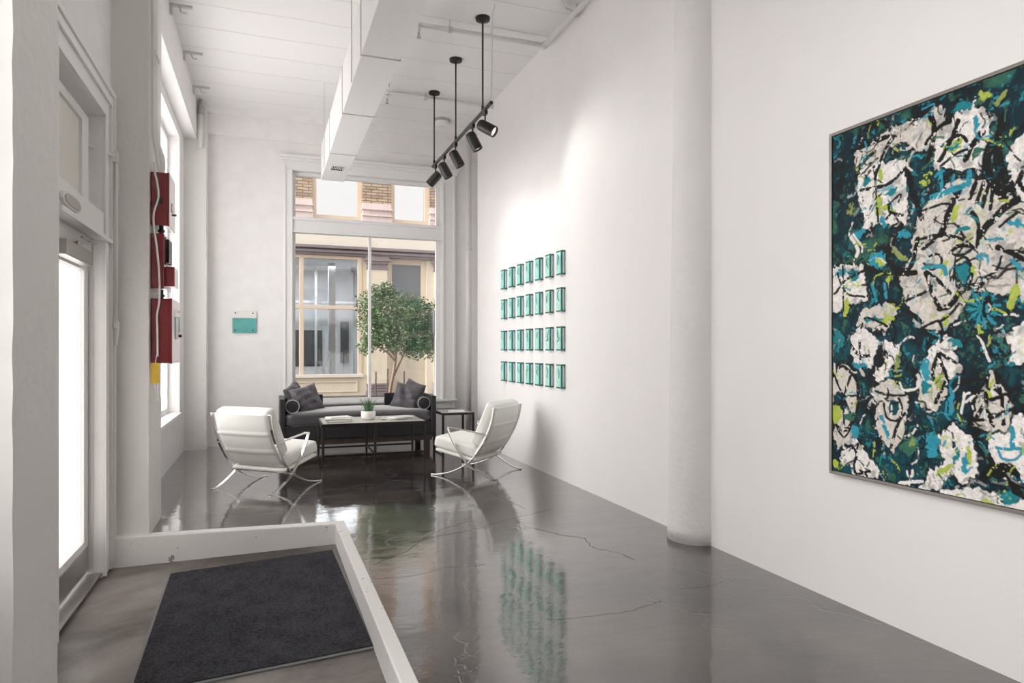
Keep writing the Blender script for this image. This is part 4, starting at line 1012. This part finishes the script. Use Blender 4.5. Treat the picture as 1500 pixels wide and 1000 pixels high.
# ---- side table
t = thing('side_table', 'dark metal side table between the daybed and the wall', 'side table', (2.43, 9.03, 0))
f = MB(); rectframe(f, .225, .27, .47, .50, .03); f.build('top_frame', M['bronze'], t, bevel=.003)
MB().box(-.195, .195, -.24, .24, .476, .503).build('tabletop', M['stone'], t, bevel=.002)
for x in (-.21, .21):
    for y in (-.255, .255): MB().box(x - .015, x + .015, y - .015, y + .015, 0, .47).build('leg', M['bronze'], t, bevel=.003)
f = MB(); f.box(-.2, .2, .248, .262, .06, .08); f.box(-.217, -.203, -.25, .25, .06, .08); f.box(.203, .217, -.25, .25, .06, .08); f.build('stretcher', M['bronze'], t)

# ---- daybed
t = thing('daybed', 'long charcoal daybed with wrapped arms under the street window', 'daybed', (1.163, 9.35, 0))
hx, y0, y1 = 1.007, -.40, .40
for s in (-1, 1):
    MB().box(*(sorted((s * hx, s * (hx - .066)))), y0, y1, .17, .725).build('arm', M['charcoal'], t, bevel=.012, seg=3)
    MB().box(*(sorted((s * (hx - .066), s * (hx - .58)))), y1 - .066, y1, .17, .73).build('back_return', M['charcoal'], t, bevel=.012, seg=3)
MB().box(-hx + .066, hx - .066, y0 + .012, y1 - .066, .20, .375).build('seat_rail', M['charcoal'], t, bevel=.01)
mx = Matrix.Translation((0, -.035, .455))
MB().cushion((hx - .068) * 2, .72, .165, mx, n=20, e=.05, crown=.05).build('mattress', M['seatcloth'], t, smooth=True)
MB().box(-hx + .05, hx - .05, y0 + .03, y1 - .03, .125, .20).build('plinth', M['wood'], t, bevel=.004)
for x in (-.9, .9):
    for y in (y0 + .1, y1 - .1): MB().box(x - .035, x + .035, y - .035, y + .035, 0, .125).build('leg', M['wood'], t, bevel=.003)

def bolster(x, label):
    t = thing('bolster_cushion', label, 'bolster cushion', (x, 8.99, .625), 0, 'bolsters on the daybed')
    mx = Matrix.Rotation(R(-90), 4, 'X')
    MB().lathe([(.01, .0), (.07, .0), (.083, .008), (.085, .02), (.085, .50), (.082, .515), (.07, .52), (.01, .52)], 28, mx).build('cover', M['charcoal'], t, smooth=True)
    f = MB(); f.tube([(.083 * math.cos(k * math.pi / 14), .006, .083 * math.sin(k * math.pi / 14)) for k in range(29)], .0055, 6, cap=False); f.build('piping', M['piping'], t, smooth=True)
    return t
bolster(.31, 'round charcoal bolster with pale piping by the daybed arm on the side window side')
bolster(2.01, 'round charcoal bolster with pale piping by the daybed arm beside the side table')
def pillow_at(x, y, z, w, yaw, lean, roll, label, seed, h=.07):
    o = MB().pillow(w, h, seed=seed).build('throw_pillow', M['velvet'], smooth=True)
    mx = Matrix.Rotation(yaw, 4, 'Z') @ Matrix.Rotation(lean, 4, 'X') @ Matrix.Rotation(roll, 4, 'Z')
    o.rotation_euler = mx.to_euler(); o.location = (x, y, z)
    tag(o, label, 'throw pillow', 'throw pillows on the daybed'); return o
pillow_at(.50, 9.24, .695, .39, R(22), R(68), R(14), 'large creased dark grey pillow in front of the far one by the side-window bolster', 1)
pillow_at(.36, 9.47, .715, .38, R(58), R(72), R(20), 'charcoal pillow half hidden behind the front pillow, by the side-window bolster', 2)
pillow_at(1.815, 9.24, .695, .39, R(-24), R(68), R(-12), 'large creased dark grey pillow leaning in front at the side table end', 3)
pillow_at(1.955, 9.50, .72, .38, R(-55), R(74), R(-16), 'charcoal pillow showing only its edge behind the front pillow at the side table end', 4)

# ---- things on the tables
def magazine(x, y, z, w, d, h, rz, label, group, mat='paper'):
    f = MB(); f.box(-w / 2, w / 2, -d / 2, d / 2, 0, h)
    return tag(f.build('magazine', M[mat], loc=(x, y, z), rot=(0, 0, rz), bevel=.001), label, 'magazine', group)
t = thing('book', 'thick grey book at the bottom of the coffee table stack', 'book', (.80, 8.18, .500), R(3))
f = MB(); f.box(-.14, .14, -.105, .105, 0, .004); f.box(-.14, .14, -.105, .105, .028, .032); f.box(-.14, -.135, -.105, .105, .004, .028); f.build('cover', M['bookgrey'], t)
MB().box(-.134, .135, -.10, .10, .004, .028).build('page_block', M['pages'], t)
magazine(.795, 8.19, .5325, .30, .22, .012, R(-5), 'white magazine lying on the thick grey book', 'magazines on the coffee table')
magazine(.81, 8.21, .545, .27, .20, .010, R(14), 'white magazine topmost on the coffee table book stack, turned askew', 'magazines on the coffee table')
magazine(1.50, 8.26, .500, .29, .22, .012, R(8), 'white magazine lying flat under the other two on the right half of the coffee table', 'magazines on the coffee table')
magazine(1.45, 8.24, .5125, .27, .20, .011, R(-16), 'white magazine between two others right of the plant pot', 'magazines on the coffee table')
magazine(1.55, 8.21, .524, .27, .19, .010, R(24), 'white magazine topmost of the three fanned beside the plant pot', 'magazines on the coffee table')
magazine(2.44, 8.92, .5035, .22, .28, .012, R(-12), 'pale magazine lying alone on the side table', None)
t = thing('potted_plant', 'small spiky green plant in a white ceramic pot on the coffee table', 'plant', (1.165, 8.30, .499))
f = MB(); f.lathe([(.06, 0), (.075, .006), (.086, .03), (.088, .09), (.084, .105), (.076, .105), (.076, .088)], 30); f.build('pot', M['ceramic'], t, smooth=True)
f = MB(); f.lathe([(.075, .08), (.075, .09)], 24); f.build('soil', M['soil'], t)
f = MB(); rnd = random.Random(5)
for k in range(58):
    a = rnd.uniform(0, 6.28); r0 = rnd.uniform(0, .05); l = rnd.uniform(.10, .20); sp = rnd.uniform(.15, .75)
    base = Vector((r0 * math.cos(a), r0 * math.sin(a), .088)); dr = Vector((math.cos(a), math.sin(a), 0)); sd = Vector((-math.sin(a), math.cos(a), 0))
    prev = None
    for i in range(6):
        q_ = i / 5; p = base + dr * (l * sp * q_ ** 1.5) + Vector((0, 0, l * q_ * (1 - .15 * sp * q_))); wd = .007 * (1 - q_ ** 2) + .0006
        ring = [f.bm.verts.new(p + sd * wd), f.bm.verts.new(p - dr * wd * .4), f.bm.verts.new(p - sd * wd)]
        if prev:
            f._f([prev[0], prev[1], ring[1], ring[0]]); f._f([prev[1], prev[2], ring[2], ring[1]])
        prev = ring
f.build('foliage', M['blade'], t, smooth=True)

# ------------------------------------------------------------------ outside the street window
tag(box1('street', M['asphalt'], -22, 30, 15.2, 19.4, -.5, -.42), 'asphalt street beyond the window', 'street', kind='structure')
f = MB(); f.box(-22, 30, 10.5, 15.2, -.5, -.30); f.box(-22, 30, 19.4, 20.4, -.5, -.30)
tag(f.build('pavement', M['pavement'], bevel=.02), 'grey pavement outside the street window', 'pavement', kind='structure')

f = MB(); f.box(-1.3, 30, -3.8, 10.5, 4.92, 7.0); f.box(3.6, 30, -3.8, 10.5, -.5, 4.92)  # unseen mass added to keep part of the sky off the shop front
tag(f.build('wall_added_storeys', M['shopwall']), 'unseen upper storeys added above the lobby to block sky light', 'upper storeys', kind='structure')
FY = 20.0
t = thing('building', 'cream and brick shop building across the street', 'building', (0, FY, 0))
# lower wall: cream, with the openings for the two shop windows
f = MB()
for (a, b, c, d) in wall_grid(-6, 12, .0, 4.06, [(-2.6, 2.62, .55, 4.06), (3.44, 4.55, .0, 4.06)]): f.box(a, b, 0, .35, c, d)
f.box(3.44, 4.55, .26, .35, .0, 2.62)
f.build('wall', M['cream'], t)
MB().box(-6, 12, -.06, .35, 4.33, 5.02).build('frieze', M['creampale'], t)
f = MB(); f.box(-6, 12, -.12, .35, 4.06, 4.13); f.box(-6, 12, -.20, .35, 4.13, 4.20); f.box(-6, 12, -.26, .35, 4.24, 4.30); f.box(-6, 12, -.10, .35, 4.20, 4.24); f.box(-6, 12, -.16, .35, 4.30, 4.335)
f.build('cornice', M['mauve'], t, bevel=.01)
f = MB(); f.box(-6, 12, -.10, .35, -.31, .02); f.build('plinth', M['granite'], t)
# shop window
f = MB()
f.box(2.50, 2.62, -.03, .12, .55, 4.06); f.box(-2.6, -2.5, -.03, .12, .55, 4.06); f.box(-2.6, 2.62, -.03, .12, 3.97, 4.06)
for x in (.93,): f.box(x - .06, x + .06, -.02, .12, .62, 3.97)
f.box(-2.5, 2.5, -.02, .12, 2.52, 2.62)
for x in (-.8,): f.box(x - .06, x + .06, -.02, .12, .62, 3.97)
sf = f.build('shop_frame', M['tan'], t, bevel=.01)
for (x0, x1) in ((-2.5, -.86), (-.74, .87), (.99, 2.5)):
    for (z0, z1) in ((.62, 2.52), (2.62, 3.97)): MB().box(x0, x1, .05, .06, z0, z1).build('pane', M['shop'], sf)
MB().box(-2.65, 2.66, -.10, .15, .55, .64).build('shop_sill', M['creampale'], t, bevel=.01)
f = MB(); f.box(-2.4, 2.5, -.03, 0, .12, .16); f.box(-2.4, 2.5, -.03, 0, .40, .44); f.box(-2.4, -2.36, -.03, 0, .16, .40); f.box(2.46, 2.5, -.03, 0, .16, .40); f.build('panel_moulding', M['cream'], t, bevel=.008)
# pilasters
for (x0, x1) in ((2.72, 3.40), (4.72, 5.4)):
    p = MB().box(x0 + .05, x1 - .05, -.10, 0, .35, 3.72).build('pilaster', M['cream'], t, bevel=.01)
    f = MB(); f.box(x0 + .02, x1 - .02, -.13, 0, 3.70, 3.76); f.box(x0 + .05, x1 - .05, -.105, 0, 3.76, 3.86); f.box(x0 + .02, x1 - .02, -.15, 0, 3.86, 3.94); f.box(x0 - .04, x1 + .04, -.20, 0, 3.94, 4.00); f.box(x0, x1, -.17, 0, 4.00, 4.06); f.build('capital', M['mauve'], p, bevel=.008)
    f = MB(); f.box(x0, x1, -.14, 0, .0, .14); f.box(x0 + .02, x1 - .02, -.16, 0, .14, .20); f.box(x0 + .03, x1 - .03, -.12, 0, .22, .30); f.box(x0 + .02, x1 - .02, -.14, 0, .30, .36); f.build('base', M['mauve'], p, bevel=.008)
# second window high in the recessed bay
f = MB(); f.box(3.44, 3.52, .12, .26, 2.6, 4.06); f.box(4.40, 4.55, .10, .26, 2.6, 4.06); f.box(3.44, 4.55, .12, .26, 3.9, 4.06); f.box(3.44, 4.55, .10, .30, 2.55, 2.65)
bf = f.build('bay_frame', M['tan'], t, bevel=.008)
MB().box(3.52, 4.40, .18, .19, 2.65, 3.9).build('pane', M['shop'], bf)
MB().box(3.3, 4.7, .36, .40, 2.3, 4.2).build('bay_blind', M['shopwall'], t)
# upper floor
for (x0, x1) in ((-6, -1.6), (-.55, 1.22), (2.62, 3.46), (4.62, 6.2), (7.4, 12)):
    p = MB().box(x0, x1, -.12, .35, 5.62, 8.6).build('brick_pier', M['brick'], t)
    f = MB(); f.box(x0 - .02, x1 + .02, -.17, .2, 5.02, 5.24); f.box(x0 - .02, x1 + .02, -.22, .2, 5.24, 5.29); f.box(x0, x1, -.16, .2, 5.29, 5.42); f.box(x0 - .03, x1 + .03, -.24, .2, 5.42, 5.47); f.box(x0, x1, -.15, .2, 5.47, 5.62); f.build('pier_base', M['pinkstone'], p, bevel=.008)
for (x0, x1) in ((-1.6, -.55), (1.22, 2.62), (3.46, 4.62), (6.2, 7.4)):
    f = MB(); f.box(x0, x0 + .12, -.02, .15, 5.1, 8.6); f.box(x1 - .14, x1, -.02, .15, 5.1, 8.6); f.box(x0, x1, -.06, .15, 5.06, 5.22); f.box(x0 + .12, x1 - .14, -.02, .15, 8.4, 8.6)
    wf = f.build('upper_window', M['tan'], t, bevel=.008)
    MB().box(x0 + .12, x1 - .14, .06, .07, 5.22, 8.4).build('pane', M['skypane'], wf)
    MB().box(x0 + .12, x1 - .14, .10, .12, 5.22, 8.4).build('sky_backing', M['sky_backing'], wf)  # white sheet added behind the glass to imitate reflected sky
MB().box(-6, 12, -.2, .4, 8.6, 9.2).build('roof_band', M['pinkstone'], t)
# what shows inside the shop
f = MB(); f.box(-3.2, 3.2, 3.4, 3.5, -.2, 4.2); f.box(-3.2, 3.2, .35, 3.5, 4.0, 4.1); f.box(-3.2, 3.2, .35, 3.5, -.2, .0); f.box(-3.25, -3.15, .35, 3.5, -.2, 4.1); f.box(3.15, 3.25, .35, 3.5, -.2, 4.1); f.build('shop_interior', M['shopwall'], t)
f = MB(); f.box(1.78, 1.98, 1.2, 1.4, 0, 4.0); f.box(1.45, 1.52, 2.4, 2.5, 0, 4.0); f.build('shop_post', M['shopwhite'], t)
f = MB(); f.box(.75, 1.75, 3.32, 3.4, .8, 2.0); f.box(2.35, 2.62, 3.32, 3.4, .9, 2.3); f.build('shop_board', M['shopdark'], t)
f = MB(); f.box(-1, 1.7, 2.0, 2.05, .72, .80); f.box(.6, 2.9, 2.6, 2.66, 2.86, 2.93); f.build('shop_rail', M['shopwhite'], t)

# tree with loose leaf clusters
t = thing('street_tree', 'small leafy green street tree outside the window', 'tree', (2.18, 12.5, -.30))
f = MB()
f.tube(catmull([(.02, 0, 0), (-.02, 0, .45), (-.03, 0, .85), (.03, .02, 1.15), (.08, .02, 1.5), (.10, .0, 1.95), (.08, .02, 2.4)], 6), [max(.042 - .0008 * k, .012) for k in range(37)], 10)
for br in ([(.02, .02, 1.1), (.16, .05, 1.4), (.34, .08, 1.75), (.55, .1, 2.0), (.8, .12, 2.1)], [(.08, .02, 1.5), (-.1, .1, 1.8), (-.3, .15, 2.1), (-.45, .18, 2.4)], [(.1, 0, 1.8), (.3, -.1, 2.1), (.5, -.12, 2.45), (.55, -.1, 2.6)], [(.06, .02, 1.45), (-.12, -.1, 1.62), (-.38, -.12, 1.75), (-.5, -.12, 1.7)], [(.3, .08, 1.7), (.5, .0, 1.62), (.78, -.05, 1.58)]):
    c_ = catmull(br, 5); f.tube(c_, [max(.022 - .0008 * k, .006) for k in range(len(c_))], 7)
f.build('trunk', M['bark'], t, smooth=True)
f = MB(); rnd = random.Random(21)
cl = [(.1, 0, 2.35, .42), (-.15, .05, 2.35, .36), (-.38, .1, 2.5, .26), (-.42, .05, 2.15, .22), (.4, 0, 2.3, .40), (.65, .1, 2.15, .36), (.85, .05, 2.0, .32), (.15, -.1, 2.05, .36), (.0, 0, 1.85, .26), (.55, -.05, 1.85, .30), (.8, 0, 1.7, .26), (-.2, 0, 1.95, .28), (-.48, -.1, 1.72, .15), (.3, .1, 1.75, .22), (.95, .1, 2.35, .3), (-.1, .05, 2.75, .18), (-.25, .05, 2.7, .16), (1.1, .1, 1.85, .3), (.45, 0, 1.65, .18), (-.35, 0, 1.85, .18)]
for (x, y, z, r) in cl:
    for k in range(int(5200 * r * r) + 90):
        while True:
            d = Vector((rnd.uniform(-1, 1), rnd.uniform(-1, 1), rnd.uniform(-1, 1)))
            if d.length < 1: break
        p = Vector((x, y, z)) + d * r * 1.05
        a = Vector((rnd.uniform(-1, 1), rnd.uniform(-1, 1), rnd.uniform(-.8, .4))).normalized(); b_ = a.cross(Vector((rnd.uniform(-1, 1), rnd.uniform(-1, 1), 1))).normalized()
        l = rnd.uniform(.045, .075); w_ = l * .30; up = a.cross(b_) * .012
        v = [f.bm.verts.new(q_) for q_ in (p, p + a * l * .45 + b_ * w_ + up, p + a * l, p + a * l * .45 - b_ * w_ + up)]
        f._f([v[0], v[1], v[2]]); f._f([v[0], v[2], v[3]])
f.build('foliage', M['leaf'], t)
for x, h, lab in ((1.87, 1.25, 'thin tree stake nearest the window mullion'), (2.085, 1.30, 'thin tree stake close beside the trunk'), (2.39, 1.25, 'thin tree stake on the other side of the trunk')):
    f = MB(); f.tube([(0, 0, -.30), (.01, 0, h - .30)], .014, 8); tag(f.build('tree_stake', M['stake'], loc=(x, 12.42, 0)), lab, 'stake', 'stakes around the street tree')
t = thing('street_sign', 'rounded grey sign on a thin post at the window edge', 'sign', (2.93, 12.2, -.30))
f = MB(); f.tube([(0, 0, 0), (0, 0, 2.15)], .02, 8); f.build('post', M['steel'], t)
f = MB(); f.cushion(.11, .06, .46, Matrix.Translation((0, -.05, 2.15)), n=8, e=.028); f.build('sign_head', M['signgrey'], t, smooth=True)

# ------------------------------------------------------------------ light
sc = bpy.context.scene
wd = bpy.data.worlds.new('sky'); sc.world = wd; wd.use_nodes = True
bg = wd.node_tree.nodes['Background']; bg.inputs[0].default_value = (1.0, .988, .98, 1); bg.inputs[1].default_value = 1.15
sun = bpy.data.lights.new('hazy_sun', 'SUN'); sun.energy = 10.6; sun.angle = R(55); sun.color = (1, .978, .965)
so = bpy.data.objects.new('hazy_sun', sun); C.objects.link(so)
so.rotation_euler = Vector((-.9, .06, .36)).to_track_quat('Z', 'Y').to_euler(); so.location = (-8, 8, 6)

for (x, y, z, e) in ((.4, FY + 1.6, 3.9, 120), (2.2, FY + 1.4, 3.9, 60)):  # added fill lights, no visible fixture, to brighten the shop behind its panes
    la = bpy.data.lights.new('shop_fill_light', 'AREA'); la.shape = 'RECTANGLE'; la.size = 1.6; la.size_y = .5; la.energy = e
    lo = bpy.data.objects.new('shop_fill_light', la); C.objects.link(lo); lo.location = (x, y, z)

# ------------------------------------------------------------------ camera
cam = bpy.data.cameras.new('camera'); cam.sensor_width = 36; cam.lens = 985 / 1500 * 36; cam.shift_y = 12 / 1500; cam.clip_start = .05
co = bpy.data.objects.new('camera', cam); C.objects.link(co)
co.location = (0, 0, 1.35); co.rotation_euler = (R(90), 0, R(-20.05)); sc.camera = co

vs = sc.view_settings
sc.display_settings.display_device = 'sRGB'
vs.view_transform = 'Standard'; vs.look = 'None'; vs.gamma = 1; vs.use_curve_mapping = False; vs.exposure = .34
sc.cycles.max_bounces = 14; sc.cycles.diffuse_bounces = 8; sc.cycles.glossy_bounces = 6; sc.cycles.transparent_max_bounces = 16
